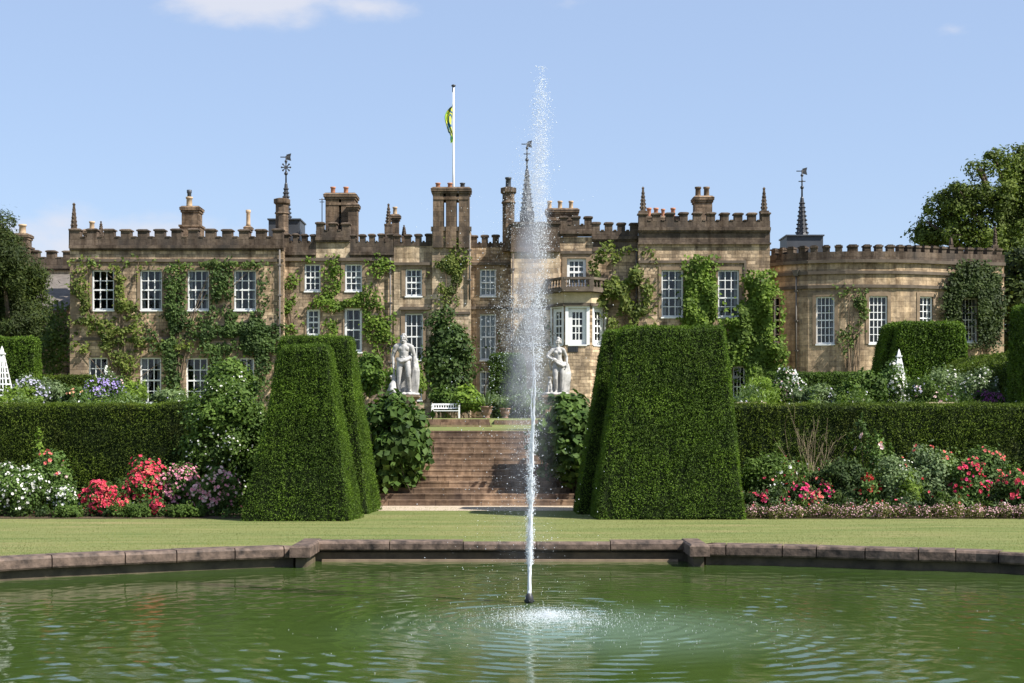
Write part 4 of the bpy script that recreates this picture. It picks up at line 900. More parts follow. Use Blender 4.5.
def shrub(name, px0, px1, py0, py1, Y, label, cat, group=None, mname='rose', leaf=(.09, .06), n=2500, ncl=22, clr=None, depth=None, z0=None, blooms=(), seed=0, stems=6, kind=None):
    """blooms: list of (petal material, count, radius, placement power)"""
    rng = np.random.default_rng(seed*13+7); xc = PX((px0+px1)/2, Y); rx = abs(PX(px1, Y)-PX(px0, Y))/2*1.1; zt = PZ(py0, Y); zb = z0 if z0 is not None else PZ(py1, Y)
    lowz = PZ(py1, Y) if z0 is None else max(z0, PZ(py1, Y)); ry = depth or rx*.8; clr = clr or max(.16, .42*min(rx, (zt-lowz)/2))
    zc = (zt+lowz)/2; rz = (zt-lowz)/2
    n = int(n*1.7); ncl = int(ncl*1.35); T = thing(name, (xc, Y, zb), label, cat, group)
    p, nn, cc, cr = clumpy((xc, Y, zc), (max(rx-clr*.5, .1), max(ry-clr*.5, .1), max(rz-clr*.4, .1)), ncl, n, clr, rng, zb+.01)
    lim = p[:, 2] < zt+.04; p, nn = p[lim], nn[lim]
    ns = int(max(3, min(16, 9*rx*(zt-zb)))); sp_ = []; sh_ = []
    for k in range(ns):
        j = rng.integers(0, len(cc)); b0 = cc[j]+np.array([0, 0, cr[j]*.5]); hh = min(rng.uniform(.12, .42), max(.08, zt+.16-b0[2])); d0 = unit(np.array([rng.normal(0, .3), rng.normal(-.1, .3), 1.])); m_ = int(9+hh*40)
        tt_ = rng.random((m_, 1)); sp_.append(b0+d0*hh*tt_+rng.normal(0, 1, (m_, 3))*.045*(1.15-tt_)); sh_.append((b0-d0*.2, b0+d0*hh))
    p = np.concatenate([p]+sp_); nn = np.concatenate([nn, rng.normal(size=(len(p)-len(nn), 3))+np.array([0, -.4, .6])])
    mb = MB(); mb.quads(leafquads(p, nn, leaf[0], leaf[1], rng)); part('foliage', mb, M[mname], T)
    mb = MB()
    for k in range(stems):
        if k < len(sh_): mb.tube([sh_[k][0], sh_[k][1]], [.009, .004], 4)
        t = cc[rng.integers(0, len(cc))]; b0 = np.array([xc+rng.normal(0, rx*.25), Y+rng.normal(0, ry*.2), zb]); mid = (b0*.5+t*.5)+rng.normal(0, .05, 3); mb.tube([b0, mid, t], [.016, .012, .006], 5)
    part('stems', mb, M['bark'], T)
    for (pm, cnt, rad, reg) in blooms:
        k = 0; m = cnt; ncen = max(4, cnt//3); cidx = rng.choice(len(cc), min(ncen, len(cc)), replace=False)
        m = cnt*3; ii = cidx[rng.integers(0, len(cidx), m)]; d = unit(rng.normal(size=(m, 3))+np.array([0.15, -1.0, .55])*1.2)
        q = cc[ii]+d*(cr[ii]*1.04)[:, None]
        dd_ = np.linalg.norm(q[:, None, :]-(cc[None]+np.array([0, 0, 0])), axis=2)-cr[None]*.97; ray = np.zeros(m)
        for st_ in (.12, .25, .45): ray += (np.linalg.norm(q[:, None, :]+np.array([0, -st_, .02])-cc[None], axis=2) < cr[None]*.95).any(1)
        o2 = np.argsort((dd_ < 0).sum(1)*2+ray*3+rng.random(m))[:cnt]; ii, d, q = ii[o2], d[o2], q[o2]
        q[:, 2] = np.clip(q[:, 2], lowz+.05, zt+.03)
        v1 = bloomquads(q, d+rng.normal(0, .3, d.shape), rad, rng, 6); v2 = bloomquads(q+d*.01, d, rad*.6, rng, 5, .9); o_ = np.argsort(q[:, 1])
        for k in o_[:100]: mb = MB(); mb.quads(np.concatenate([v1[k*24:k*24+24], v2[k*20:k*20+20]])); part('bloom', mb, M[pm], T)
        if len(o_) > 100:
            mb = MB()
            for k in o_[100:]: mb.quads(np.concatenate([v1[k*24:k*24+24], v2[k*20:k*20+20]]))
            part('blooms', mb, M[pm], T, 'stuff')
    return T
S = shrub
YB = 42.4
RG = 'rose bushes in the lower bed'
# left bed
S('rose_bush', -22, 50, 462, 519, YB+.2, 'big white rose bush at the left end of the bed, thick with small white blooms', 'rose bush', RG, 'rose', n=4200, ncl=40, z0=GZ, blooms=[('p_white', 210, .042, 0)], seed=1)
S('rose_bush', 45, 82, 486, 519, YB, 'low white rose bush between the tall sparse rose and the red roses', 'rose bush', RG, 'rose', n=2200, ncl=22, z0=GZ, blooms=[('p_white', 110, .042, 0)], seed=2)
S('rose_bush', 22, 78, 447, 515, YB+1.0, 'tall sparse green rose bush with a few salmon blooms behind the white roses', 'rose bush', RG, 'rose', n=2600, ncl=28, z0=GZ, blooms=[('p_coral', 9, .06, 0), ('p_pale', 6, .05, 0)], seed=3)
S('rose_bush', 80, 131, 482, 518, YB, 'low bright red rose bush, left of the taller red one', 'rose bush', RG, 'rose', n=2400, ncl=26, z0=GZ, blooms=[('p_red', 250, .05, 0), ('p_coral', 60, .055, 0)], seed=4)
S('rose_bush', 122, 170, 457, 518, YB+.5, 'tall bright red rose bush behind and right of the low red one', 'rose bush', RG, 'rose', n=3000, ncl=34, z0=GZ, blooms=[('p_red', 230, .05, 0), ('p_coral', 70, .055, 0)], seed=5)
S('rose_bush', 158, 200, 461, 510, YB+.6, 'pink rose bush next to the tall red one', 'rose bush', RG, 'rose', n=2400, ncl=28, z0=GZ, blooms=[('p_pink', 170, .044, 0)], seed=6)
S('rose_bush', 192, 240, 468, 518, YB+.2, 'paler pink rose bush close to the left yew pyramid', 'rose bush', RG, 'rose', n=2600, ncl=30, z0=GZ, blooms=[('p_pink', 90, .052, 0), ('p_pale', 60, .05, 0)], seed=7)
S('rose_bush', 148, 166, 497, 520, YB-.5, 'small red rose bush at the lawn edge below the pink roses', 'rose bush', RG, 'rose', n=700, ncl=9, z0=GZ, blooms=[('p_red', 38, .055, 0)], seed=8)
for i, (a, b_, t, lab) in enumerate([(52, 84, 507, 'low green mat of leaves at the lawn edge below the white roses'), (110, 152, 505, 'low green mat of leaves at the lawn edge below the red roses'), (164, 205, 506, 'low green mat of leaves at the lawn edge below the pink roses')]):
    S('bedding_plant', a, b_, t, 520, YB-.6, lab, 'plant', 'low green plants at the lawn edge', 'shrub', leaf=(.07, .05), n=1400, ncl=20, z0=GZ, seed=40+i, stems=2)
S('rose_shoot', 34, 44, 424, 475, 44.2, 'single tall pale green shoot rising against the left hedge', 'rose shoot', None, 'lime', leaf=(.10, .06), n=90, ncl=14, clr=.12, depth=.1, z0=GZ, seed=50, stems=3)
S('flowering_shrub', 186, 270, 372, 515, 43.8, 'tall mock orange shrub with scattered white flowers beside the left yew pyramid', 'shrub', None, 'shrub', leaf=(.12, .075), n=12000, ncl=90, clr=.42, depth=1.1, z0=GZ, blooms=[('p_white', 120, .03, 0)], seed=9, stems=14)
S('flowering_shrub', 205, 258, 358, 410, 45.6, 'leafy top of a taller white-flowered shrub reaching the lower windows', 'shrub', None, 'shrub', leaf=(.12, .08), n=3600, ncl=34, clr=.4, depth=.8, z0=2.81 if False else GZ, blooms=[('p_white', 16, .03, 0)], seed=10, stems=6)
# right bed
S('rose_bush', 742, 796, 446, 505, YB+.9, 'loose light green rose bush with a few cream blooms beside the right yew block', 'rose bush', RG, 'shrub', n=3400, ncl=34, z0=GZ, blooms=[('p_white', 16, .06, 0)], seed=11)
S('rose_bush', 742, 790, 487, 513, YB, 'low dark rose bush with small red and magenta blooms nearest the right yew block', 'rose bush', RG, 'darkrose', n=2200, ncl=24, z0=GZ, blooms=[('p_red', 34, .048, 0), ('p_magenta', 22, .045, 0)], seed=12)
S('rose_bush', 786, 832, 480, 514, YB+.1, 'low dark rose bush with a slanting bunch of hot pink blooms', 'rose bush', RG, 'darkrose', n=2200, ncl=24, z0=GZ, blooms=[('p_magenta', 44, .055, 0), ('p_coral', 26, .048, 0)], seed=13)
S('rose_bush', 824, 868, 452, 512, YB+.5, 'dark green rose bush without many flowers right of the bare twigs', 'rose bush', RG, 'darkrose', n=3000, ncl=30, z0=GZ, blooms=[('p_coral', 5, .05, 0)], seed=14)
S('rose_bush', 856, 882, 470, 512, YB+.2, 'rose bush with dull dark red blooms in the middle of the right bed', 'rose bush', RG, 'rose', n=1700, ncl=18, z0=GZ, blooms=[('p_dkred', 30, .06, 0)], seed=15)
S('rose_bush', 848, 896, 414, 505, YB+1.6, 'tall thin rose with one large pale pink bloom against the right hedge', 'rose bush', RG, 'rose', n=650, ncl=26, clr=.2, depth=.3, z0=GZ, blooms=[('p_pale', 4, .10, 0), ('p_apricot', 3, .06, 0)], seed=16, stems=9)
S('poppy_clump', 872, 918, 455, 512, YB+.3, 'grey-green leafy clump with tiny white buds, left of the taller grey clump', 'plant', None, 'grey', n=2800, ncl=34, z0=GZ, blooms=[('p_white', 16, .03, 0), ('p_coral', 5, .05, 0)], seed=17)
S('lily_clump', 893, 925, 470, 514, YB, 'bright green clump of pointed leaves in the middle of the right bed', 'plant', None, 'lime', leaf=(.16, .03), n=1500, ncl=20, z0=GZ, seed=18)
S('poppy_clump', 908, 958, 440, 512, YB+.6, 'tall grey-green leafy clump with a rosy bloom on top, against the right hedge', 'plant', None, 'grey', n=3200, ncl=36, z0=GZ, blooms=[('p_coral', 9, .055, 0), ('p_white', 12, .03, 0)], seed=19)
S('rose_bush', 946, 990, 456, 512, YB+.2, 'rose bush with clustered rose red blooms, left of the tallest coral one', 'rose bush', RG, 'rose', n=2600, ncl=28, z0=GZ, blooms=[('p_red', 44, .055, 0), ('p_magenta', 18, .05, 0)], seed=20)
S('rose_bush', 962, 1012, 446, 505, YB+1.0, 'tall rose bush with scattered coral blooms near the right edge', 'rose bush', RG, 'rose', n=2600, ncl=30, z0=GZ, blooms=[('p_coral', 40, .05, 0)], seed=21)
S('rose_bush', 992, 1045, 468, 516, YB, 'red rose bush cut off by the right edge of the picture', 'rose bush', RG, 'rose', n=2800, ncl=28, z0=GZ, blooms=[('p_red', 44, .065, 0)], seed=22)
S('rose_bush', 924, 946, 485, 514, YB-.1, 'small leafy rose bush without blooms between the grey clump and the rose red blooms', 'rose bush', RG, 'darkrose', n=1100, ncl=14, z0=GZ, seed=23)
S('rose_bush', 742, 770, 462, 500, YB+1.4, 'rose bush of dull green leaves at the hedge foot behind the cream roses', 'rose bush', RG, 'rose', n=1100, ncl=14, z0=GZ, seed=24)
S('rose_bush', 800, 850, 462, 510, YB+1.0, 'wide dark rose bush under the bare twigs', 'rose bush', RG, 'darkrose', n=2400, ncl=26, z0=GZ, blooms=[('p_coral', 3, .05, 0)], seed=25)
# tangled foliage between the bushes: nobody could count it
def mass(name, px0, px1, Y0, Y1, z0, hfun, ncl, nleaf, mats, label, cat, seed, leaf=(.085, .045), flowers=(), clr=.17):
    rng = np.random.default_rng(seed); Yc = rng.uniform(Y0, Y1, ncl); pxs = rng.uniform(px0, px1, ncl); X_ = PX(pxs, Yc); hm = hfun(pxs, Yc)
    zz = z0+hm*rng.random(ncl)**.7; cc = np.stack([X_, Yc, zz], 1); cr = clr*rng.uniform(.5, 1.3, ncl); mi = rng.integers(0, len(mats), ncl); sh = rng.random(ncl)
    mb = MB(); ii = rng.integers(0, ncl, nleaf); d = unit(rng.normal(size=(nleaf, 3))+np.array([0, -.2, .3])); p = cc[ii]+d*(cr[ii]*rng.uniform(.3, 1.15, nleaf))[:, None]*np.where(sh[ii] > .6, 1.0, 1.0)[:, None]*np.stack([np.ones(nleaf), np.ones(nleaf), np.where(sh[ii] > .6, 2.0, 1.0)], 1)
    k = p[:, 2] > z0+.01; nn = d+rng.normal(0, .5, d.shape)
    for j in range(len(mats)):
        kj = k & (mi[ii] == j); T_ = rng.normal(size=(kj.sum(), 3))+np.array([0, 0, .8]); mb.quads(leafquads(p[kj], nn[kj], leaf[0]*(1+.5*(j % 2)), leaf[1]*(1-.35*(j % 2)), rng, T_), j)
    for j, (pm, cnt, rad) in enumerate(flowers):
        ii = rng.integers(0, ncl, cnt); d = unit(rng.normal(size=(cnt, 3))+np.array([0.1, -1.0, .8])); q = cc[ii]+d*(cr[ii]*1.2)[:, None]; q = q[q[:, 2] > z0+.05]; mb.quads(bloomquads(q, d[:len(q)], rad, rng, 5), len(mats)+j)
    o = part(name, mb, [M[m] for m in mats]+[M[f[0]] for f in flowers], None, 'stuff'); tag(o, label, cat)
hr = lambda px, Y: np.interp(Y, [41.6, 43, 44.6], [.35, 1.2, 1.95])*(.8+.3*np.sin(px*.07)*np.sin(px*.023))
mass('bed_foliage', 738, 1110, 41.7, 44.7, GZ, hr, 900, 46000, ['rose', 'grey', 'shrub', 'darkrose', 'grey', 'climb'], 'tangled mixed leaves and stems filling the right bed between the roses', 'foliage', 201, flowers=[('p_coral', 170, .042), ('p_red', 110, .045), ('p_white', 150, .028), ('p_pale', 90, .04), ('p_dkred', 50, .045)])
hl = lambda px, Y: np.interp(Y, [41.7, 43, 44.6], [.15, .6, .95])*(.8+.3*np.sin(px*.06))
mass('bed_foliage', -80, 245, 41.7, 44.7, GZ, hl, 420, 20000, ['rose', 'shrub', 'darkrose'], 'tangled leaves filling the left bed between the white and red roses', 'foliage', 202, flowers=[('p_white', 50, .035), ('p_coral', 20, .045)])
hu = lambda px, Y: np.interp(Y, [47.5, 57], [.95, 1.5])*(.75+.4*np.sin(px*.09)*np.sin(px*.031))
mass('border_foliage', 738, 1040, 49.5, 57.5, 2.84, hu, 900, 40000, ['grey', 'shrub', 'rose', 'lime'], 'mixed grey and green perennials filling the right upper border', 'foliage', 203, (.12, .04), [('p_white', 150, .04), ('p_greylilac', 120, .035), ('p_pale', 50, .045), ('p_purple', 50, .035)], .26)
mass('border_foliage', -20, 200, 49.5, 57.0, 2.84, hu, 600, 28000, ['grey', 'shrub', 'rose', 'lime'], 'mixed grey and green perennials filling the left upper border', 'foliage', 204, (.12, .04), [('p_greylilac', 130, .04), ('p_lilac', 60, .04), ('p_white', 50, .04), ('p_apricot', 20, .035)], .26)
# low pink edging: reads as one mass
rng = np.random.default_rng(77); mb = MB(); x = rng.uniform(PX(742, 41.3), PX(1090, 41.3), 230)+rng.normal(0, .1, 230); cc = np.stack([x, 41.45+rng.normal(0, .16, 230), GZ+rng.uniform(.05, .24, 230)*(.55+.75*rng.random(230))], 1)
ii = rng.integers(0, 230, 11000); d = unit(rng.normal(size=(11000, 3))+np.array([0, -.3, .5])); p = cc[ii]+d*.19*rng.uniform(.5, 1, (11000, 1)); k = p[:, 2] > GZ
mb.quads(leafquads(p[k], d[k]+rng.normal(0, .4, d[k].shape), .055, .04, rng), 0)
d = unit(rng.normal(size=(2000, 3))+np.array([0, -.8, .9])); p = cc[rng.integers(0, 230, 2000)]+d*.2; k = p[:, 2] > GZ+.03; mb.quads(bloomquads(p[k], d[k], .019, rng, 5), 1)
o = part('pink_edging', mb, [leafmat('bronze_leaf', (.075, .07, .03), (.15, .15, .06)), petalmat('dusty_pink_petal', (.55, .27, .32), (.74, .50, .50))], None, 'stuff'); tag(o, 'low band of tiny pale pink flowers along the lawn edge of the right bed', 'ground cover')
# bare twiggy shrub
T = thing('bare_shrub', (PX(812, 43.6), 43.6, GZ), 'bare shrub of pale leafless twigs in front of the right hedge', 'shrub'); mb = MB(); rng = np.random.default_rng(5)
def twig(p, d, L, r, lev):
    pts = [p]; q = p.copy(); dd = d.copy()
    for k in range(4): dd = unit(dd+rng.normal(0, .10, 3)); q = q+dd*L/4; pts.append(q.copy())
    mb.tube(pts, [r*(1-.16*k) for k in range(5)], 4)
    if lev:
        for k in range(3 if lev > 1 else 2): j = rng.integers(1, 5); twig(pts[j], unit(dd+rng.normal(0, .24, 3)+np.array([0, 0, .15])), L*rng.uniform(.5, .75), r*.55, lev-1)
for k in range(11): twig(np.array([PX(812, 43.6)+rng.normal(0, .05), 43.6+rng.normal(0, .05), GZ]), unit(np.array([rng.normal(.08, .11), rng.normal(0, .10), 1])), rng.uniform(1.4, 1.9), .011, 2)
part('twigs', mb, M['twig'], T)
# vines at both sides of the steps
S('vine_bush', 366, 426, 388, 492, 48.6, 'broad-leaved dark vine bush at the left of the steps below the bearded statue', 'shrub', 'vine bushes beside the steps', 'fig', leaf=(.27, .21), n=3600, ncl=60, clr=.45, depth=1.2, z0=GZ, seed=60, stems=9)
S('vine_bush', 538, 600, 389, 488, 48.6, 'broad-leaved dark vine bush at the right of the steps below the draped statue', 'shrub', 'vine bushes beside the steps', 'fig', leaf=(.25, .19), n=3800, ncl=60, clr=.45, depth=1.2, z0=GZ, seed=61, stems=9)
S('vine_shoots', 352, 384, 352, 398, 54.5, 'rounded green shrub on the terrace between the yew pyramid and the left statue', 'shrub', None, 'shrub', leaf=(.14, .10), n=1800, ncl=26, z0=2.85, depth=.7, seed=62)
S('vine_shoots', 384, 424, 362, 400, 56.5, 'yellow-green shrub behind the legs of the left statue', 'shrub', None, 'lime', leaf=(.14, .10), n=1800, ncl=24, z0=2.85, depth=.6, seed=63)
# upper garden around the bench
S('bay_shrub', 424, 472, 303, 412, 73.6, 'tall dark evergreen shrub against the chimney breast', 'shrub', None, 'climbdark', leaf=(.20, .13), n=6500, ncl=80, clr=.6, depth=.9, z0=UP, seed=64)
S('border_shrub', 428, 462, 388, 412, 64, 'soft pale shrub directly behind the white bench', 'shrub', None, 'shrub', leaf=(.15, .09), n=1500, ncl=20, z0=UP, seed=65)
S('border_shrub', 450, 484, 384, 420, 62.5, 'light green shrub between the white bench and the urns', 'shrub', None, 'lime', leaf=(.16, .11), n=1700, ncl=22, z0=UP, seed=66)
S('border_shrub', 472, 508, 392, 416, 63.6, 'grey-green feathery shrub behind the urns', 'shrub', None, 'grey', leaf=(.18, .05), n=1500, ncl=20, z0=UP, seed=67)
S('border_shrub', 505, 548, 390, 420, 63, 'dark green shrub right of the urns', 'shrub', None, 'shrub', leaf=(.15, .10), n=1800, ncl=22, z0=UP, seed=68)
# terrace borders above the hedges (left)
BG = 'perennials in the upper borders'
def bord(px0, px1, py0, Y, label, mname, leaf, n, ncl, blooms=(), seed=0, name='border_plant', stems=4, clr=None):
    z0 = 2.81+(Y-48)*.012 if Y < 58 else UP
    S(name, px0, px1, py0, 410, Y, label, 'plant', BG, mname, leaf, n, ncl, clr, .6, z0, blooms, seed, stems)
bord(-10, 48, 386, 52, 'yellow-green leafy clump at the far left of the upper border', 'lime', (.12, .05), 1600, 24, (), 101)
bord(12, 50, 372, 54, 'grey-lilac flowered plant beside the white obelisk at the left', 'grey', (.10, .05), 1100, 24, [('p_greylilac', 90, .05, 0)], 102)
bord(36, 66, 378, 55, 'pale green rounded mound in the left upper border', 'grey', (.10, .06), 1300, 16, (), 103)
bord(56, 92, 388, 53, 'mixed dark green plant with apricot flowers in the left upper border', 'rose', (.10, .06), 1300, 20, [('p_apricot', 12, .04, 0), ('p_greylilac', 14, .04, 0)], 104)
bord(80, 126, 377, 54, 'lilac phlox in full flower in front of the left wing', 'rose', (.10, .06), 1500, 28, [('p_lilac', 260, .032, 0)], 105)
bord(98, 116, 362, 56, 'tall white flower spikes behind the lilac phlox', 'grey', (.09, .04), 500, 14, [('p_white', 70, .045, 0)], 106)
bord(112, 130, 375, 56, 'pale pink flowered plant right of the lilac phlox', 'rose', (.10, .05), 600, 14, [('p_pale', 60, .045, 0)], 107)
bord(118, 152, 382, 53, 'light green grassy clump below the middle ground-floor window', 'lime', (.18, .03), 1500, 20, [('p_lilac', 20, .04, 0)], 108)
bord(150, 196, 388, 54, 'grey-green soft clump left of the tall white-flowered shrub', 'grey', (.11, .05), 1600, 24, (), 109)
# right
bord(738, 782, 378, 54, 'yellow-green grassy clump beside the right yew block', 'lime', (.20, .03), 1700, 24, (), 110)
bord(768, 806, 366, 56, 'pale rose bush with white and blush blooms round the small obelisk', 'rose', (.10, .06), 1500, 24, [('p_white', 46, .042, 0), ('p_pale', 40, .042, 0)], 111)
bord(790, 845, 384, 53.5, 'silver-grey feathery clump in the right upper border', 'grey', (.13, .035), 2600, 30, [('p_greylilac', 16, .035, 0)], 112)
bord(836, 896, 372, 53, 'mid green bushy rose without blooms in the right upper border', 'shrub', (.12, .08), 3000, 34, (), 113)
bord(876, 912, 358, 55.5, 'white climbing rose wrapped round the large white obelisk', 'rose', (.10, .06), 1200, 26, [('p_white', 46, .06, 0)], 114)
bord(905, 945, 376, 53, 'lilac and green mixed clump right of the large obelisk', 'shrub', (.14, .035), 1700, 26, [('p_greylilac', 40, .035, 0), ('p_pale', 8, .06, 0)], 115)
bord(925, 968, 366, 55, 'tall feathery green plant before the dark right hedge', 'grey', (.13, .04), 2000, 30, [('p_white', 14, .05, 0)], 116)
bord(955, 1004, 364, 54, 'white flowered leafy plant near the right end of the upper border', 'grey', (.12, .05), 2200, 32, [('p_white', 50, .036, 0)], 117)
bord(972, 1006, 391, 51.5, 'deep purple flowered clump at the right end of the upper border', 'darkrose', (.10, .04), 900, 18, [('p_purple', 160, .035, 0)], 118)
bord(1005, 1030, 380, 52, 'magenta flower spikes at the right edge of the upper border', 'rose', (.10, .04), 900, 16, [('p_purple', 70, .04, 0)], 119)
for px0, px1, y0, lab in ((736, 765, 402.2, 'buff stone slab at the left end of the right upper border'), (923, 957, 402.2, 'buff stone slab below the tall feathery plant, right upper border'), (6, 20, 402.6, 'buff stone slab at the far left of the upper border')):
    Y = 49; mb = MB(); z = PZ(y0, Y); mb.box(PX(px0, Y), PX(px1, Y), Y-.25, Y+.35, z-.12, z); mb.box(PX(px0, Y)+.1, PX(px1, Y)-.1, Y-.15, Y+.25, 2.8, z-.12); o = part('stone_slab', mb, M['sandstone']); tag(o, lab, 'stone slab', 'stone slabs above the hedges')

# climbers on the house
def inwin(q):
    px = CX+q[:, 0]/q[:, 1]*F; py = HY-(q[:, 2]-EYE)/q[:, 1]*F; k = np.zeros(len(q), bool)
    for a, b_, c_, d_ in WINPX: k |= (px > a) & (px < b_) & (py > c_) & (py < d_)
    return k
def climber(name, rects, Y, label, mname, leaf=(.16, .115), gate=-.05, freq=1.1, depth=.28, seed=0, stems=8, base=None, group='climbers on the house walls', winkeep=.06, dens=150, z0=UP, cat='climber', fac=None):
    rng = np.random.default_rng(seed*7+1); Pp = []
    for (a, b_, c_, d_, de) in rects:
        A = abs(PX(b_, Y)-PX(a, Y))*abs(PZ(c_, Y)-PZ(d_, Y)); k = int(A*dens*de*1.6)
        gx = rng.normal(0, .62, k); gy = rng.normal(0, .62, k); ok_ = (np.abs(gx) < 1.5) & (gy > -1.2) & (gy < 1.4) & (gx*gx+gy*gy < 2.3); gx = gx[ok_]; gy = gy[ok_]; k = len(gx)
        px = (a+b_)/2+(b_-a)/2*gx+rng.normal(0, 1.2, k); py = (c_+d_)/2+(d_-c_)/2*gy+rng.normal(0, 1.0, k); Pp.append(np.stack([PX(px, Y), np.full(k, Y), PZ(py, Y)], 1))
    p = np.concatenate(Pp); g = vnoise(p*np.array([1, 0, 1]), freq*2.2, seed % 17)+.5*vnoise(p*np.array([1, 0, 1]), freq*5.5, (seed+5) % 17)
    p = p[g > gate+rng.normal(0, .12, len(p))]; g2 = vnoise(p*np.array([1, 0, 1]), freq*2.2, seed % 17)
    dy = depth*np.clip(.35+.8*g2+rng.uniform(-.3, .5, len(p)), .05, 1.3)
    if fac is not None:   # follow the curved wall
        xs_ = [q.p0[0] for q in fac]+[fac[-1].p1[0]]; ys_ = [q.p0[1] for q in fac]+[fac[-1].p1[1]]; p[:, 1] = np.interp(p[:, 0], xs_, ys_)
    p[:, 1] -= dy+.03
    k = inwin(p) & (rng.random(len(p)) > winkeep); p = p[~k]
    nn = np.tile(np.array([0.1, -1.0, .45]), (len(p), 1))+rng.normal(0, .5, p.shape)
    allr = np.array(rects); cx = (allr[:, 0].min()+allr[:, 1].max())/2 if base is None else base
    T = thing(name, (PX(cx, Y), Y-.15, z0), label, cat, group)
    mb = MB(); mb.quads(leafquads(p, nn, leaf[0], leaf[1], rng)); part('foliage', mb, M[mname], T)
    mb = MB()
    yw = lambda xx: (np.interp(xx, xs_, ys_) if fac is not None else Y)
    for k in range(stems):
        t = p[rng.integers(0, len(p))]; x0 = PX(cx, Y)+rng.normal(0, .18); pts = []
        for j in range(7):
            s = j/6; xx = x0+(t[0]-x0)*s**1.7+.12*math.sin(s*5+k); pts.append((xx, yw(xx)-.07-.03*(k % 3), z0+(t[2]-z0)*s**.8))
        mb.tube(pts, [.034-.004*j for j in range(7)], 5)
    part('stems', mb, M['vine'], T); return T
CL = climber
CL('espalier_climber', [(70, 92, 262, 335, .8), (112, 140, 262, 345, 1.0), (92, 140, 318, 350, 1.0), (74, 100, 300, 345, 1), (112, 138, 345, 390, .8), (84, 112, 335, 352, .9), (72, 90, 335, 352, .7), (128, 190, 338, 352, .7), (112, 140, 262, 300, .6)], 75, 'pale yellowing climber trained between the two leftmost upper windows', 'climbold', seed=1, base=122, stems=20, gate=.0)
CL('espalier_climber', [(162, 188, 285, 345, 1.2), (164, 186, 330, 398, 1.2), (150, 190, 314, 352, 1.0), (162, 188, 268, 300, .7)], 75, 'green climber column between the second and third windows of the left wing', 'climbdark', seed=2, base=175, stems=9, gate=-.1)
CL('dark_climber', [(209, 234, 262, 320, 1.2), (205, 262, 312, 350, 1.2), (208, 234, 345, 395, 1.3), (250, 278, 312, 360, .9), (195, 276, 318, 356, 1), (232, 276, 325, 400, .8), (256, 272, 270, 320, .3)], 75, 'dark leafy climber spreading right from the third window of the left wing', 'climbdark', seed=3, base=222, stems=9, gate=-.2)
CL('top_climber', [(74, 100, 259, 270, .6), (118, 150, 258, 268, .9), (160, 190, 260, 271, 1), (178, 236, 261, 270, 1.1), (236, 268, 262, 270, .7)], 75, 'thin fringe of climber along the cornice above the left wing windows', 'climb', seed=4, base=176, stems=6, gate=0)
CL('wisteria', [(282, 300, 272, 330, .9), (284, 312, 290, 340, .9)], 75.75, 'bright green wisteria left of the small square windows', 'climbbright', seed=5, base=290, gate=.05)
CL('wisteria', [(312, 348, 293, 310, 1.2), (333, 374, 286, 312, 1.3), (322, 345, 262, 300, .5), (360, 392, 300, 345, .9), (326, 344, 318, 335, 1.1), (304, 316, 258, 264, .7), (330, 346, 256, 275, .9), (368, 392, 255, 275, 1.0), (376, 394, 320, 350, .9)], 75.75, 'bright green wisteria draped over the small windows of the recessed wall', 'climbbright', seed=6, base=386, stems=5, gate=-.12)
CL('wall_rose', [(434, 466, 244, 300, 1.0), (440, 462, 240, 290, .9)], 75.5, 'thin yellowish creeper high on the chimney breast', 'climbold', seed=7, base=450, gate=.08, stems=6, depth=.15)
CL('magnolia', [(593, 625, 250, 330, 1.0), (615, 657, 254, 332, 1.1), (590, 606, 250, 275, .7)], 75.3, 'yellow-green magnolia trained on the wall right of the balcony', 'climbold', leaf=(.22, .12), seed=8, base=628, stems=12, gate=-.02, depth=.5)
CL('climber_mass', [(684, 718, 263, 328, 1.7), (680, 700, 285, 328, 1.6)], 75, 'bright bushy climber between the two windows of the tower block', 'climbbright', leaf=(.19, .14), seed=9, base=700, gate=-.45, depth=.7, dens=250)
CL('climber_mass', [(728, 772, 305, 335, 1.5), (740, 776, 282, 395, 1.6), (726, 775, 318, 400, 1.4), (742, 758, 280, 310, 1.3)], 74.9, 'large bright climber at the right corner of the tower block', 'climbbright', leaf=(.19, .14), seed=10, base=757, gate=-.4, depth=.8, dens=250)
CL('wall_rose', [(834, 866, 288, 330, .8), (838, 860, 320, 350, .6), (846, 870, 300, 322, .9), (846, 856, 330, 372, .3)], 74.75, 'sparse climbing rose between the first two windows of the curved wing', 'climb', seed=11, base=851, gate=.05, stems=10, fac=fI, depth=.2)
CL('ivy', [(948, 996, 280, 338, 3.4), (955, 992, 264, 300, 2.6), (944, 958, 285, 330, 2), (985, 1002, 275, 340, 2)], 75.9, 'dense dark ivy covering the right end of the curved wing', 'ivy', seed=12, base=985, gate=-.9, stems=6, fac=fI, depth=.8, dens=170, winkeep=.02)
CL('wall_shrub', [(40, 72, 308, 385, 1.5), (22, 70, 318, 350, 1.2)], 77.8, 'leafy yellow-tinged shrub under the slate roof left of the wing corner', 'climb', seed=13, base=52, gate=-.3, depth=1.0, dens=120, winkeep=1)
CL('wall_rose', [(596, 612, 330, 345, .6), (545, 552, 300, 340, .3)], 75.4, 'sparse creeper beside the bow window', 'climb', seed=14, base=606, gate=0, stems=4)
CL('wall_rose', [(484, 500, 335, 400, .8)], 76.4, 'thin creeper under the curtained window in the shaded recess', 'climb', seed=15, base=490, gate=0, stems=4)

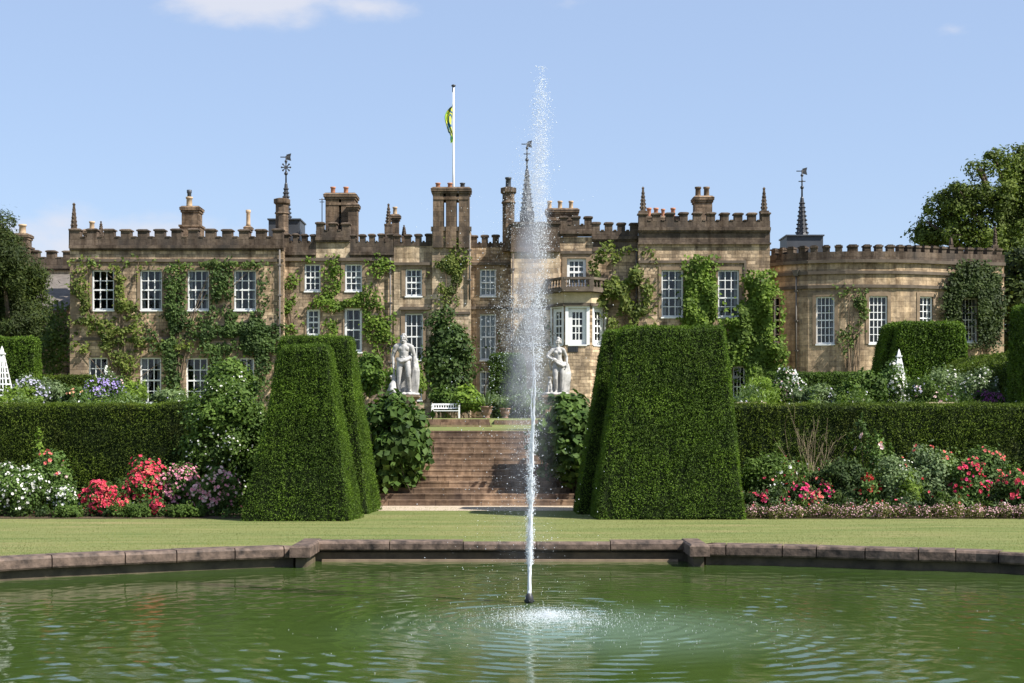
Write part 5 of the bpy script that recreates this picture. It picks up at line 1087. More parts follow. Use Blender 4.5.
# trees
def tree(name, px, Y, z0, lobes, label, mname, leaf, n, tr, seed, trunkpx=None, clr=1.0, ncl=16, group=None, squash=.8):
    rng = np.random.default_rng(seed); x0 = PX(trunkpx or px, Y); T = thing(name, (x0, Y, z0), label, 'tree', group); mb = MB(); mt = MB()
    zt = max(PZ(l[1]+l[3]*.2, Y) for l in lobes); top = np.array([x0, Y, z0+(zt-z0)*.7])
    mt.tube([(x0, Y, z0-.1), (x0+.1, Y, z0+(zt-z0)*.35), tuple(top)], [tr, tr*.7, tr*.3], 10)
    tot = sum(l[2]*l[3] for l in lobes)
    for (cx, cy, rx, ry) in lobes:
        c = np.array([PX(cx, Y), Y+rng.normal(0, .8), PZ(cy, Y)]); r = np.array([rx/F*Y, max(rx, ry)/F*Y*.9, ry/F*Y])
        k = int(n*rx*ry/tot); p, nn, cc, cr = clumpy(c, r, max(4, int(ncl*(rx*ry)/(tot/len(lobes)))), k, clr, rng, z0+.3, squash)
        mb.quads(leafquads(p, nn, leaf[0], leaf[1], rng))
        s = np.array([x0, Y, z0+(zt-z0)*rng.uniform(.25, .6)]); mid = (s+c)/2+np.array([0, 0, .3]); mt.tube([s, mid, c], [tr*.4, tr*.25, tr*.08], 6)
        for q in cc[:6]: mt.tube([c*.6+mid*.4, (c+q)/2, q], [tr*.13, tr*.08, tr*.03], 5)
    part('trunk', mt, M['bark'], T); part('crown', mb, M[mname], T); return T
tree('conifer_tree', 12, 66, UP, [(4, 240, 22, 26), (14, 270, 34, 28), (0, 290, 46, 32), (24, 300, 22, 24), (8, 322, 40, 22), (-20, 260, 35, 45), (36, 278, 12, 12), (2, 222, 10, 14)], 'dark spreading yew tree at the left edge in front of the low wing', 'conifer', (.20, .045), 60000, .45, 41, clr=.5, ncl=46)
tree('broadleaf_tree', 1030, 96, UP, [(1020, 170, 26, 18), (990, 196, 32, 18), (950, 212, 28, 16), (930, 238, 18, 9), (1010, 215, 40, 24), (970, 235, 40, 16), (1030, 240, 40, 30), (960, 200, 24, 14), (1040, 190, 40, 40), (1000, 250, 50, 20), (935, 228, 14, 8), (922, 240, 9, 6), (948, 196, 10, 6), (975, 172, 12, 6), (992, 160, 12, 8), (1020, 150, 12, 5), (928, 222, 8, 4), (955, 188, 7, 4), (918, 232, 6, 3)], 'large broad tree with open edges rising behind the curved wing at the right', 'tree', (.19, .12), 58000, .7, 42, 1040, clr=.6, ncl=32)
tree('broadleaf_tree', 1030, 82, UP, [(1025, 275, 24, 26), (1018, 310, 24, 34), (1035, 345, 30, 36), (1012, 340, 18, 26)], 'shaded tree beside the ivy-covered end of the curved wing', 'conifer', (.28, .17), 11000, .4, 43, 1035, clr=.9, ncl=18)

# ---------------------------------------------------------------- obelisks, bench, urns, pedestals
def obelisk(px, ytip, Y, z0, w, label):
    x = PX(px, Y); h = PZ(ytip, Y)-z0; T = thing('obelisk', (x, Y, z0), label, 'garden obelisk', 'white wooden garden obelisks'); r = w/2; mb = MB()
    hb = h*.9
    for sx in (-1, 1):
        for sy in (-1, 1): mb.hexa([(x+sx*r-.03, Y+sy*r-.03, z0), (x+sx*r+.03, Y+sy*r-.03, z0), (x+sx*r+.03, Y+sy*r+.03, z0), (x+sx*r-.03, Y+sy*r+.03, z0)], [(x+sx*.05-.02, Y+sy*.05-.02, z0+hb), (x+sx*.05+.02, Y+sy*.05-.02, z0+hb), (x+sx*.05+.02, Y+sy*.05+.02, z0+hb), (x+sx*.05-.02, Y+sy*.05+.02, z0+hb)])
    part('frame', mb, M['white'], T); mb = MB()
    k = 0.08
    while k < .93:
        q = (r-.01)*(1-k)+.05*k; z = z0+hb*k; e = .022
        mb.box(x-q, x+q, Y-q-.035, Y-q-.012, z-e, z+e); mb.box(x-q, x+q, Y+q+.012, Y+q+.035, z-e, z+e); mb.box(x-q-.035, x-q-.012, Y-q, Y+q, z-e-.003, z+e-.003); mb.box(x+q+.012, x+q+.035, Y-q, Y+q, z-e-.003, z+e-.003); k += .075
    for s in (-.5, 0, .5): mb.hexa([(x+s*r-.02, Y-r-.04, z0), (x+s*r+.02, Y-r-.04, z0), (x+s*r+.02, Y-r-.015, z0), (x+s*r-.02, Y-r-.015, z0)], [(x+s*.06-.012, Y-.09, z0+hb*.97), (x+s*.06+.012, Y-.09, z0+hb*.97), (x+s*.06+.012, Y-.07, z0+hb*.97), (x+s*.06-.012, Y-.07, z0+hb*.97)])
    part('slats', mb, M['white'], T); mb = MB(); mb.box(x-.1, x+.1, Y-.1, Y+.1, z0+hb, z0+hb+.05); mb.lathe((x, Y, z0+hb+.05), [(.09, 0), (.05, (h-hb)*.5), (.008, h-hb-.05)], 4, 0, False, math.pi/4); part('finial', mb, M['white'], T)
obelisk(2, 346, 53, 2.85, 1.0, 'white lattice obelisk partly cut off by the left edge of the picture')
obelisk(899, 349, 56, 2.9, .95, 'tall white obelisk wrapped in white roses in the right upper border')
obelisk(795, 369, 57, 2.9, .8, 'small white obelisk tip among the blush roses in the right upper border')
bx0, bx1, Yb_ = PX(431.5, 62), PX(460, 62), 62.0; bz = UP
B = thing('garden_bench', ((bx0+bx1)/2, Yb_, bz), 'small white garden bench at the top of the short upper steps', 'bench')
bh = PZ(404.5, 62)-bz; bh = max(bh, .62)
mb = MB()
for k in range(4): mb.box(bx0, bx1, Yb_-.2+k*.11, Yb_-.2+k*.11+.09, bz+.30, bz+.335)
part('seat', mb, M['white'], B)
mb = MB(); mb.box(bx0, bx1, Yb_+.24, Yb_+.29, bz+bh-.07, bz+bh); mb.box(bx0, bx1, Yb_+.24, Yb_+.29, bz+.40, bz+.45)
for k in range(11): x = bx0+.08+(bx1-bx0-.16)*k/10; mb.box(x-.016, x+.016, Yb_+.25, Yb_+.28, bz+.45, bz+bh-.07)
part('backrest', mb, M['white'], B)
for x in (bx0, bx1-.06):
    for y in (Yb_-.2, Yb_+.235):
        mb = MB(); mb.box(x, x+.06, y, y+.06, bz, bz+(.30 if y < Yb_ else bh-.002)); part('leg', mb, M['white'], B)
    mb = MB(); mb.box(x-.005, x+.065, Yb_-.22, Yb_+.235, bz+.5, bz+.54); mb.box(x, x+.06, Yb_-.2, Yb_-.14, bz+.335, bz+.5); part('armrest', mb, M['white'], B)
def urn(px, Y, h, r, label, leafn, L, mname):
    x = PX(px, Y); T = thing('potted_plant', (x, Y, UP), label, 'potted plant', 'potted plants beside the upper steps'); mb = MB()
    mb.lathe((x, Y, UP), [(r*.62, 0), (r*.62, .05), (r*.45, .08), (r*.72, h*.3), (r*.92, h*.6), (r*.88, h*.85), (r*1.08, h*.9), (r*1.08, h), (r*.9, h), (r*.85, h*.92)], 16); part('pot', mb, M['oldpot'], T)
    mb = MB(); rng = np.random.default_rng(int(px)); 
    for k in range(leafn):
        a = rng.uniform(0, 6.28); el = rng.uniform(.35, 1.4); d = np.array([math.cos(a)*math.cos(el), math.sin(a)*math.cos(el), math.sin(el)]); s = np.array([-math.sin(a), math.cos(a), 0]); l = L*rng.uniform(.7, 1.1); c = np.array([x, Y, UP+h*.92]); w = .035
        V = [c-s*w, c+s*w, c+d*l*.5+s*w*1.2, c+d*l*.5-s*w*1.2, c+d*l*.96+s*.006+np.array([0, 0, -.12*l]), c+d*l*.96-s*.006+np.array([0, 0, -.12*l])]
        mb.add(V, [(0, 1, 2, 3), (3, 2, 4, 5)])
    part('leaves', mb, M[mname], T)
urn(486.5, 61.5, .5, .24, 'brown clay urn with a spiky agave, left of the lower pot', 26, .95, 'grey'); urn(505, 61.5, .42, .22, 'lower brown clay pot with a leafy plant, right of the agave urn', 30, .5, 'shrub')
def pedestal(px, Y, ztop, label):
    x = PX(px, Y); z0 = 2.82; T = thing('pedestal', (x, Y, z0), label, 'pedestal', 'statue pedestals'); mb = MB(); mb.box(x-.6, x+.6, Y-.6, Y+.6, z0, z0+.2); mb.hexa([(x-.56, Y-.56, z0+.2), (x+.56, Y-.56, z0+.2), (x+.56, Y+.56, z0+.2), (x-.56, Y+.56, z0+.2)], [(x-.48, Y-.48, z0+.3), (x+.48, Y-.48, z0+.3), (x+.48, Y+.48, z0+.3), (x-.48, Y+.48, z0+.3)]); part('base', mb, M['trim'], T)
    mb = MB(); mb.box(x-.45, x+.45, Y-.45, Y+.45, z0+.3, ztop-.15); part('shaft', mb, M['trim'], T); mb = MB(); mb.hexa([(x-.47, Y-.47, ztop-.15), (x+.47, Y-.47, ztop-.15), (x+.47, Y+.47, ztop-.15), (x-.47, Y+.47, ztop-.15)], [(x-.58, Y-.58, ztop-.06), (x+.58, Y-.58, ztop-.06), (x+.58, Y+.58, ztop-.06), (x-.58, Y+.58, ztop-.06)]); mb.box(x-.58, x+.58, Y-.58, Y+.58, ztop-.06, ztop); part('cap', mb, M['trim'], T)
YS = 53.6; zs = PZ(395.5, YS)
pedestal(403.5, YS, zs, 'stone pedestal under the bearded statue, half hidden by the left vine bush'); pedestal(558, YS, zs, 'stone pedestal under the draped statue, half hidden by the right vine bush')

# ---------------------------------------------------------------- statues: sculpted from overlapping forms, fused into one skin
class Sculpt:
    def __init__(s): s.mb = MB()
    def e(s, c, r): s.mb.ball(c, r, 14, 10)
    def cap(s, a, b, ra, rb):
        a = np.array(a, float); b = np.array(b, float); L = np.linalg.norm(b-a); k = max(2, int(L/(min(ra, rb)*.35))+1)
        for i in range(k+1):
            t = i/k; s.mb.ball(a+(b-a)*t, ra+(rb-ra)*t, 12, 8)
    def chain(s, pts, rs):
        for i in range(len(pts)-1): s.cap(pts[i], pts[i+1], rs[i], rs[i+1])
    def finish(s, name, parent, m, voxel=.016, smooth=2, loc=(0, 0, 0), scale=1.0):
        me = s.mb.mesh(name+'_raw', [m]); o = bpy.data.objects.new(name+'_raw', me); COL.objects.link(o)
        r = o.modifiers.new('r', 'REMESH'); r.mode = 'VOXEL'; r.voxel_size = voxel; r.use_smooth_shade = True
        if smooth: sm = o.modifiers.new('s', 'SMOOTH'); sm.iterations = smooth; sm.factor = .5
        dg = bpy.context.evaluated_depsgraph_get(); ev = o.evaluated_get(dg); nm = bpy.data.meshes.new_from_object(ev); nm.name = name
        co_ = np.empty(len(nm.vertices)*3, np.float32); nm.vertices.foreach_get('co', co_); nm.vertices.foreach_set('co', co_*scale)
        nm.polygons.foreach_set('use_smooth', np.ones(len(nm.polygons), bool)); nm.materials.clear(); nm.materials.append(m); nm.update()
        bpy.data.objects.remove(o); p = bpy.data.objects.new(name, nm); COL.objects.link(p); p.parent = parent; return p
def hand(S_, wrist, d, curl, side):
    wrist = np.array(wrist, float); d = unit(np.array(d, float)); s = unit(np.cross(d, curl)); curl = unit(np.array(curl, float)); pc = wrist+d*.06
    S_.cap(wrist, wrist+d*.085+s*.0, .032, .036); S_.cap(wrist+d*.05-s*.025, wrist+d*.095-s*.03, .022, .020); S_.cap(wrist+d*.05+s*.025, wrist+d*.095+s*.03, .022, .02)
    for k, L in enumerate((.075, .088, .083, .065)):
        b0 = wrist+d*.095+s*(-.036+.024*k); b1 = b0+d*L*.5+curl*.012; b2 = b1+unit(d*.5+curl*.8)*L*.5; S_.chain([b0, b1, b2], [.0125, .0115, .009])
    t0 = wrist+d*.03-s*.03*side; S_.chain([t0, t0-s*.03*side+d*.035+curl*.01, t0-s*.025*side+d*.075+curl*.03], [.018, .014, .011])
def head(S_, c, yaw, tilt, hair, beard):
    c = np.array(c, float); cy, sy = math.cos(yaw), math.sin(yaw)
    def L(x, y, z): # local: +x right, -y forward
        z2 = z; x2 = x+tilt*z; return c+np.array([x2*cy-y*sy, x2*sy+y*cy, z2])
    S_.e(L(0, .01, .03), (.088, .10, .105)); S_.cap(L(0, -.02, -.03), L(0, -.035, -.075), .066, .048); S_.cap(L(0, -.06, -.088), L(0, -.066, -.09), .024, .022)
    S_.chain([L(0, -.085, .03), L(0, -.112, -.015), L(0, -.103, -.03)], [.011, .017, .012]); S_.cap(L(-.018, -.094, -.026), L(.018, -.094, -.026), .010, .010)
    for sx in (-1, 1):
        S_.e(L(sx*.034, -.079, .022), (.016, .012, .011)); S_.cap(L(sx*.014, -.090, .043), L(sx*.06, -.072, .042), .011, .010); S_.e(L(sx*.05, -.06, -.02), (.026, .024, .024)); S_.cap(L(sx*.09, .012, .035), L(sx*.086, .005, -.02), .018, .012)
    S_.cap(L(-.022, -.088, -.052), L(.022, -.088, -.052), .009, .009); S_.cap(L(-.018, -.084, -.066), L(.018, -.084, -.066), .011, .011)
    rng = random.Random(3)
    if hair == 'curls':
        for k in range(60):
            a = rng.uniform(0, 6.28); el = rng.uniform(.1, 1.5); d = (math.cos(a)*math.cos(el), math.sin(a)*math.cos(el), math.sin(el))
            if d[1] < -.45 and d[2] < .75: continue
            S_.e(L(d[0]*.094, .012+d[1]*.105, .035+d[2]*.105), rng.uniform(.018, .03))
        for k in range(22): S_.e(L(rng.uniform(-.09, .09), rng.uniform(.05, .10), rng.uniform(-.09, .03)), rng.uniform(.02, .03))
    else:
        for k in range(40):
            a = rng.uniform(.1, 3.0); z = rng.uniform(-.05, .12); S_.e(L(.092*math.cos(a), .015+.1*math.sin(a)*.9, z), .025)
        S_.e(L(0, .015, .125), (.075, .08, .035)); S_.e(L(0, .10, .05), (.045, .05, .045)); S_.e(L(0, .0, .155), (.05, .045, .03))
    if beard:
        for k in range(34): S_.e(L(rng.uniform(-.06, .06), -.06+rng.uniform(-.03, .02), -.075-rng.random()*.075), rng.uniform(.015, .024))
GS = 'marble garden statues'
# bearded figure
x = PX(403.5, YS); sc = (PZ(331.5, YS)-zs)/2.08
T1 = thing('statue', (x, YS, zs), 'weathered white marble statue of a bearded man standing at the left of the steps', 'statue', GS)
s = Sculpt()
s.chain([(0, 0, 1.13), (.0, .01, 1.25), (.01, .0, 1.40), (.01, .0, 1.56)], [.145, .135, .155, .14]); s.e((-.0, .01, 1.10), (.185, .13, .13)); s.e((.01, .02, 1.5), (.215, .125, .16)); s.e((.01, .0, 1.30), (.155, .115, .16))
for sx in (-1, 1): s.e((sx*.085+.01, -.085, 1.515), (.095, .055, .075)); s.e((sx*.045, -.105, 1.33), (.045, .03, .04)); s.e((sx*.045, -.105, 1.25), (.042, .03, .04)); s.cap((sx*.05, .02, 1.66), (sx*.22, .01, 1.60), .07, .085); s.e((sx*.085, .08, 1.09), (.095, .085, .095))
s.chain([(.01, .01, 1.62), (.01, -.005, 1.74)], [.075, .066]); head(s, (.0, -.02, 1.86), -.35, .05, 'curls', True)
s.chain([(-.25, .0, 1.57), (-.345, .02, 1.27), (-.33, -.05, 1.03)], [.086, .06, .042]); s.e((-.30, -.01, 1.43), (.068, .062, .09)); hand(s, (-.33, -.05, 1.02), (.05, -.1, -1), (.5, -.3, 0), 1)
s.chain([(.26, .0, 1.57), (.355, .05, 1.28), (.345, -.02, 1.04)], [.086, .06, .042]); s.e((.31, .02, 1.43), (.068, .062, .09)); hand(s, (.345, -.02, 1.03), (-.05, -.15, -1), (-.5, -.3, 0), -1)
s.chain([(-.105, .0, 1.07), (-.13, -.02, .82), (-.14, -.03, .60), (-.14, .01, .40), (-.135, .04, .17)], [.125, .105, .072, .074, .045]); s.e((-.14, .05, .45), (.06, .06, .10)); s.cap((-.135, .04, .14), (-.16, -.15, .10), .045, .032)
s.chain([(.11, .0, 1.07), (.16, -.07, .82), (.175, -.12, .60), (.19, -.05, .40), (.21, .03, .17)], [.122, .10, .072, .072, .045]); s.e((.19, .0, .45), (.06, .06, .10)); s.cap((.21, .03, .14), (.27, -.14, .10), .045, .032)
for ft in ((-.16, -.15), (.27, -.14)):
    for k in range(5): s.cap((ft[0]-.03+.015*k, ft[1], .095), (ft[0]-.034+.017*k, ft[1]-.035, .09), .012, .01)
s.finish('figure', T1, M['marble'], .014, 1, scale=sc)
d = Sculpt()
d.chain([(-.21, -.02, 1.18), (-.08, -.14, 1.10), (.08, -.13, 1.13), (.22, -.04, 1.22), (.20, .12, 1.2), (0, .15, 1.14), (-.2, .1, 1.16)], [.045, .055, .055, .05, .06, .06, .05]); d.chain([(-.2, -.04, 1.22), (0, -.14, 1.17), (.2, -.06, 1.27)], [.03, .035, .03])
for k in range(7):
    xx = .27+.035*k-.1*(k % 2)*.2; d.chain([(xx*.85, .05+.02*k, 1.28-.02*k), (xx+.03*math.sin(k), .07+.03*math.cos(k*2), .8), (xx*.9+.02, .09, .35), (xx*.85, .12, .1)], [.05, .055, .06, .06])
for k in range(5): xx = -.18+.07*k; d.chain([(xx, .14, 1.15), (xx*1.1, .2, .6), (xx*1.2, .22, .08)], [.06, .075, .085])
for k in range(4): d.chain([(-.28-.02*k, .0+.03*k, 1.06), (-.31, .03+.02*k, .75), (-.29-.015*k, .05, .42)], [.035, .04, .05])
d.finish('drapery', T1, M['marble'], .02, 1, scale=sc)
d = Sculpt(); d.chain([(-.33, -.08, .14), (-.36, -.02, .30), (-.30, .06, .46), (-.36, .05, .58), (-.42, .0, .62)], [.13, .12, .085, .05, .035]); d.cap((-.36, -.16, .16), (-.27, -.28, .12), .10, .055); d.e((-.33, -.2, .22), (.03, .025, .03)); d.cap((-.45, -.02, .22), (-.52, -.02, .12), .05, .03)
for k in range(5): d.e((-.42+.04*k, .05, .62+.02*math.sin(k)), (.03, .04, .045))
d.finish('dolphin', T1, M['marble'], .018, 1, scale=sc)
d = Sculpt(); rng_ = random.Random(8)
for k in range(46): a = rng_.uniform(0, 6.28); q = rng_.random()**.5; d.e((.48*q*math.cos(a), .38*q*math.sin(a), .045), (.11, .11, .065))
d.finish('plinth', T1, M['marble'], .022, 1, scale=sc)
# draped woman
x = PX(558, YS); sc = (PZ(336, YS)-zs)/1.98
T2 = thing('statue', (x, YS, zs), 'weathered marble statue of a draped woman with a small dog, right of the steps', 'statue', GS)
s = Sculpt()
s.chain([(.03, 0, 1.08), (.01, .0, 1.22), (-.01, .0, 1.36), (-.01, .0, 1.50)], [.14, .118, .13, .115]); s.e((.03, .02, 1.04), (.19, .14, .14)); s.e((-.01, .02, 1.46), (.175, .11, .13)); s.e((.02, .08, 1.02), (.15, .09, .11))
for sx in (-1, 1): s.e((sx*.075-.01, -.095, 1.43), (.062, .055, .06)); s.cap((sx*.04, .01, 1.58), (sx*.17-.01, .01, 1.53), .055, .068)
s.chain([(-.01, .01, 1.53), (-.0, -.005, 1.66)], [.064, .055]); head(s, (.0, -.02, 1.77), -.75, .05, 'bun', False)
s.chain([(-.195, .0, 1.51), (-.36, -.04, 1.30), (-.22, -.20, 1.20)], [.068, .05, .036]); hand(s, (-.215, -.20, 1.20), (.9, -.25, .1), (.2, .5, -.6), 1)
s.chain([(.18, .0, 1.51), (.29, .08, 1.27), (.29, -.04, 1.05)], [.068, .05, .036]); hand(s, (.29, -.04, 1.04), (-.15, -.2, -1), (-.6, -.1, 0), -1)
s.chain([(-.07, .0, 1.0), (-.09, -.06, .76), (-.08, -.10, .56), (-.07, -.02, .36), (-.06, .04, .16)], [.12, .10, .068, .066, .042]); s.cap((-.06, .04, .13), (-.10, -.14, .10), .042, .03)
s.chain([(.12, .0, 1.0), (.13, -.02, .76), (.13, -.03, .56), (.13, .02, .36), (.14, .05, .16)], [.12, .10, .068, .066, .042]); s.cap((.14, .05, .13), (.17, -.13, .10), .042, .03)
for ft in ((-.10, -.14), (.17, -.13)):
    for k in range(5): s.cap((ft[0]-.03+.015*k, ft[1], .095), (ft[0]-.034+.017*k, ft[1]-.03, .09), .012, .01)
s.finish('figure', T2, M['marble'], .014, 1, scale=sc)
d = Sculpt()
d.chain([(-.17, -.08, 1.20), (-.02, -.15, 1.06), (.13, -.14, .98), (.25, -.02, 1.02), (.2, .14, 1.05), (-.05, .15, 1.1)], [.045, .05, .055, .06, .06, .05]); d.chain([(-.2, -.02, 1.28), (-.05, -.13, 1.16), (.12, -.13, 1.08), (.26, .0, 1.08)], [.03, .035, .04, .045])
for k in range(8):
    xx = .16+.025*k; d.chain([(xx, -.02+.035*k, 1.04), (xx+.05+.02*math.sin(k*2), .0+.03*k, .72), (xx+.03, .03+.02*k, .38), (xx, .06+.02*k, .1)], [.045, .05, .055, .06])
for k in range(5): xx = -.10+.06*k; d.chain([(xx, .12, 1.05), (xx*1.1+.02, .17, .6), (xx*1.2, .19, .08)], [.06, .065, .075])
d.chain([(-.24, -.14, 1.22), (-.27, -.05, 1.05), (-.24, .05, .85)], [.05, .045, .03]); d.finish('drapery', T2, M['marble'], .02, 1, scale=sc)
d = Sculpt(); d.e((-.29, .03, .22), (.09, .14, .13)); d.cap((-.29, -.05, .24), (-.28, -.1, .42), .075, .065); d.chain([(-.28, -.10, .42), (-.275, -.11, .52)], [.055, .05]); d.e((-.275, -.12, .57), (.055, .065, .055)); d.cap((-.27, -.16, .57), (-.255, -.24, .60), .036, .024)
for sx in (-1, 1): d.cap((-.275+sx*.04, -.09, .61), (-.275+sx*.065, -.07, .56), .02, .014); d.chain([(-.28+sx*.045, -.10, .36), (-.28+sx*.05, -.14, .22), (-.28+sx*.05, -.14, .10)], [.038, .028, .024]); d.cap((-.28+sx*.05, -.14, .09), (-.28+sx*.05, -.19, .085), .027, .024); d.e((-.29+sx*.08, .06, .15), (.045, .09, .075)); d.cap((-.29+sx*.09, .02, .10), (-.29+sx*.09, -.05, .09), .03, .025)
d.chain([(-.29, .16, .14), (-.36, .2, .2), (-.38, .18, .28)], [.025, .02, .014]); d.finish('dog', T2, M['marble'], .016, 1, scale=sc)
d = Sculpt(); rng_ = random.Random(9)
for k in range(46): a = rng_.uniform(0, 6.28); q = rng_.random()**.5; d.e((-.03+.42*q*math.cos(a), .36*q*math.sin(a), .045), (.11, .11, .065))
d.finish('plinth', T2, M['marble'], .022, 1, scale=sc)

# ---------------------------------------------------------------- fountain
YN = GY(603, 0.0); XN = PX(529.3, YN)
FT = thing('fountain', (XN, YN, 0), 'single tall white water jet rising from a dark nozzle in the pool', 'fountain')
mb = MB(); mb.lathe((XN, YN, -.6), [(.04, 0), (.04, .58), (.062, .60), (.07, .64), (.07, .70), (.055, .73), (.045, .76), (.03, .77)], 14)
for k in range(4):
    a = k*math.pi/2; mb.tube([(XN+.06*math.cos(a), YN+.06*math.sin(a), .02), (XN+.085*math.cos(a), YN+.085*math.sin(a), .05)], .015, 5)
part('nozzle', mb, M['iron'], FT)
rng = np.random.default_rng(99)
def zof(py): return PZ(py, YN)
zn = .16; ztop = zof(66)
def jetx(z):  # the column leans slightly towards the right as it rises
    t = max(0, (z-zn)/(ztop-zn)); return XN+.24*t**1.3
def drops(p, r, mb):   # small octahedra
    n = len(p); r = np.asarray(r).reshape(-1, 1, 1); D = np.array([(1, 0, 0), (0, 1, 0), (-1, 0, 0), (0, -1, 0), (0, 0, 1.25), (0, 0, -1.25)], float)
    V = (p[:, None, :]+D[None]*r).reshape(-1, 3); f = np.array([(0, 1, 4), (1, 2, 4), (2, 3, 4), (3, 0, 4), (1, 0, 5), (2, 1, 5), (3, 2, 5), (0, 3, 5)])
    mb.add(V, (np.arange(n)[:, None, None]*6+f[None]).reshape(-1, 3), 0, True)
mb = MB()   # the solid lower column: several twisting strands
for k in range(7):
    pts = []; rd = []; ph = rng.uniform(0, 6.28); zz = zn-.02; zmax = zof(rng.uniform(330, 440))
    while zz < zmax:
        t = max(0, (zz-zn)/3.5); sp = .008+.022*t; pts.append((jetx(zz)+sp*math.cos(ph+zz*3.1+k)+rng.normal(0, .006*t), YN+sp*math.sin(ph+zz*2.7+k), zz)); rd.append(max(.004, (.026+.004*math.sin(zz*17+k*2)+rng.normal(0, .003))*(1-.75*(zz-zn)/(zmax-zn)))); zz += .045
    mb.tube(pts, rd, 6)
part('water_jet', mb, M['drop'], FT)
mb = MB(); n = 46000
t = rng.beta(1.0, 1.0, n); z = zn+.5+(ztop-zn-.5)*t; h = np.clip((z-zn)/(ztop-zn), 0, 1)
sp = np.interp(h, [0, .25, .45, .7, .9, 1], [.022, .045, .075, .115, .11, .06]); p = np.stack([jetx(zn)+.24*h**1.3+rng.normal(0, 1, n)*sp, YN+rng.normal(0, 1, n)*sp, z], 1)
cl = vnoise(p, 3.3, 1)+.8*vnoise(p, 9, 4); k = (cl > -.5+.55*h+rng.normal(0, .25, n)) & (rng.random(n) < np.interp(h, [0, .35, .6, .9, 1], [1, .9, .5, .36, .2])); p = p[k]
drops(p, np.minimum(rng.gamma(1.7, .0019, len(p))+.0010, .010), mb)
# water falling back: a loose veil drifting left and towards the viewer
n = 105000; u = rng.random(n); z = .02+(zof(110)-.02)*u; fall = np.clip(1-z/zof(90), 0, 1)
cxv = jetx(5)+.02-.36*np.sin(np.clip(fall, 0, 1)*1.9); sp = .10+.26*fall**.9
p = np.stack([cxv+rng.normal(0, 1, n)*sp, YN-.9*fall+rng.normal(0, 1, n)*sp*.9, z], 1)
dens = np.interp(z, [0, 1.5, 3.0, 3.9, 5.0, 6.2, 7.5, 8.2], [.05, .05, .13, .55, .95, .75, .22, .08]); cl = vnoise(p, 2.0, 7)+.7*vnoise(p, 5.0, 2)
k = (rng.random(n) < dens*.75) & (cl > -.1+rng.normal(0, .28, n)); p = p[k]; drops(p, np.minimum(rng.gamma(1.2, .0013, len(p))+.0008, .0085), mb)
n = 1300; p = np.stack([XN-.25+rng.normal(0, .6, n), YN-.8+rng.normal(0, .7, n), rng.uniform(.02, zof(200), n)], 1); drops(p, np.minimum(rng.gamma(1.4, .0018, n)+.0008, .008), mb)
part('spray', mb, M['drop'], FT, 'stuff')
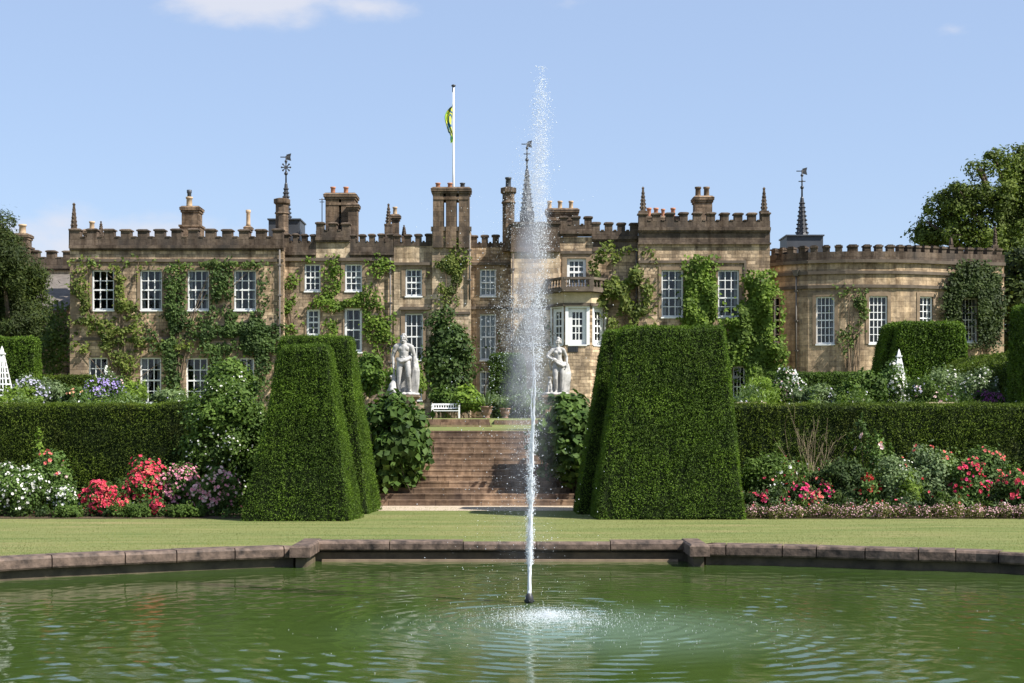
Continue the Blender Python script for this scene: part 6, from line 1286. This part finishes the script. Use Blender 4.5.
def mistmat():
    m = bpy.data.materials.new('water_mist'); m.use_nodes = True; nt = m.node_tree; nt.nodes.remove(nt.nodes['Principled BSDF']); v = nt.nodes.new('ShaderNodeVolumePrincipled'); v.inputs['Color'].default_value = (.95, .96, .98, 1); v.inputs['Anisotropy'].default_value = .2
    tcn = nt.nodes.new('ShaderNodeTexCoord'); sp_ = nt.nodes.new('ShaderNodeSeparateXYZ'); nt.links.new(tcn.outputs['Object'], sp_.inputs[0])
    def mth(op, a, b_=None):
        q = nt.nodes.new('ShaderNodeMath'); q.operation = op
        for i, x in enumerate((a, b_)):
            if x is None: continue
            if isinstance(x, (int, float)): q.inputs[i].default_value = x
            else: nt.links.new(x, q.inputs[i])
        return q.outputs[0]
    cr = nt.nodes.new('ShaderNodeFloatCurve'); nt.links.new(mth('DIVIDE', sp_.outputs[2], 9.0), cr.inputs['Value'])   # density up the column
    cv = cr.mapping.curves[0]
    for i, (x_, y_) in enumerate([(0, .0), (.1, .02), (.3, .10), (.42, .55), (.55, .8), (.68, .85), (.82, .5), (.93, .25), (1, 0)]):
        if i == 0: cv.points[0].location = (x_, y_)
        elif i == 8: cv.points[-1].location = (x_, y_)
        else: cv.points.new(x_, y_)
    cr.mapping.update()
    cx_ = mth('MULTIPLY', mth('SINE', mth('MULTIPLY', mth('SUBTRACT', 1.0, mth('DIVIDE', sp_.outputs[2], 8.6)), 1.9)), -.26)
    dx = mth('SUBTRACT', sp_.outputs[0], mth('ADD', cx_, .20)); wd = mth('ADD', .16, mth('MULTIPLY', mth('SUBTRACT', 1.0, mth('DIVIDE', sp_.outputs[2], 9.0)), .62))
    dy = mth('ADD', sp_.outputs[1], mth('MULTIPLY', mth('SUBTRACT', 1.0, mth('DIVIDE', sp_.outputs[2], 9.0)), .5))
    r2 = mth('DIVIDE', mth('SQRT', mth('ADD', mth('MULTIPLY', dx, dx), mth('MULTIPLY', dy, dy))), wd)
    f = mth('POWER', mth('MAXIMUM', mth('SUBTRACT', 1.0, r2), 0.0), 1.4)
    n = noise(nt, 2.6, 4, .6, tcn.outputs['Object']); nn_ = mth('MAXIMUM', mth('MULTIPLY', mth('SUBTRACT', n.outputs[0], .33), 3.0), 0.0)
    nt.links.new(mth('MULTIPLY', mth('MULTIPLY', mth('MULTIPLY', f, cr.outputs[0]), nn_), MIST), v.inputs['Density']); nt.links.new(v.outputs[0], nt.nodes['Material Output'].inputs['Volume']); return m
MIST = 5.0
mb = MB(); mb.lathe((XN+.05, YN-.3, 0), [(.9, .4), (1.0, 2.5), (.95, 5), (.7, 7.5), (.5, 8.9)], 16); part('mist', mb, mistmat(), FT, 'stuff')
mb = MB(); n = 9500; a = rng.uniform(0, 6.28, n); q = np.abs(rng.normal(0, .52, n)); p = np.stack([XN+.28+1.05*q*np.cos(a), YN-1.9+1.35*q*np.sin(a), np.abs(rng.normal(0, .05, n))*np.exp(-q*1.3)+.003], 1); drops(p, np.minimum(rng.gamma(1.3, .0014, n)+.0009, .007), mb)
n = 1200; q = np.abs(rng.normal(0, 1.5, n)); a = rng.uniform(0, 6.28, n); p = np.stack([XN+.9+1.5*q*np.cos(a), YN-2.6+1.2*q*np.sin(a), np.full(n, .005)], 1); drops(p, np.minimum(rng.gamma(1.4, .0013, n)+.0008, .006), mb)
part('splash', mb, M['drop'], FT, 'stuff')
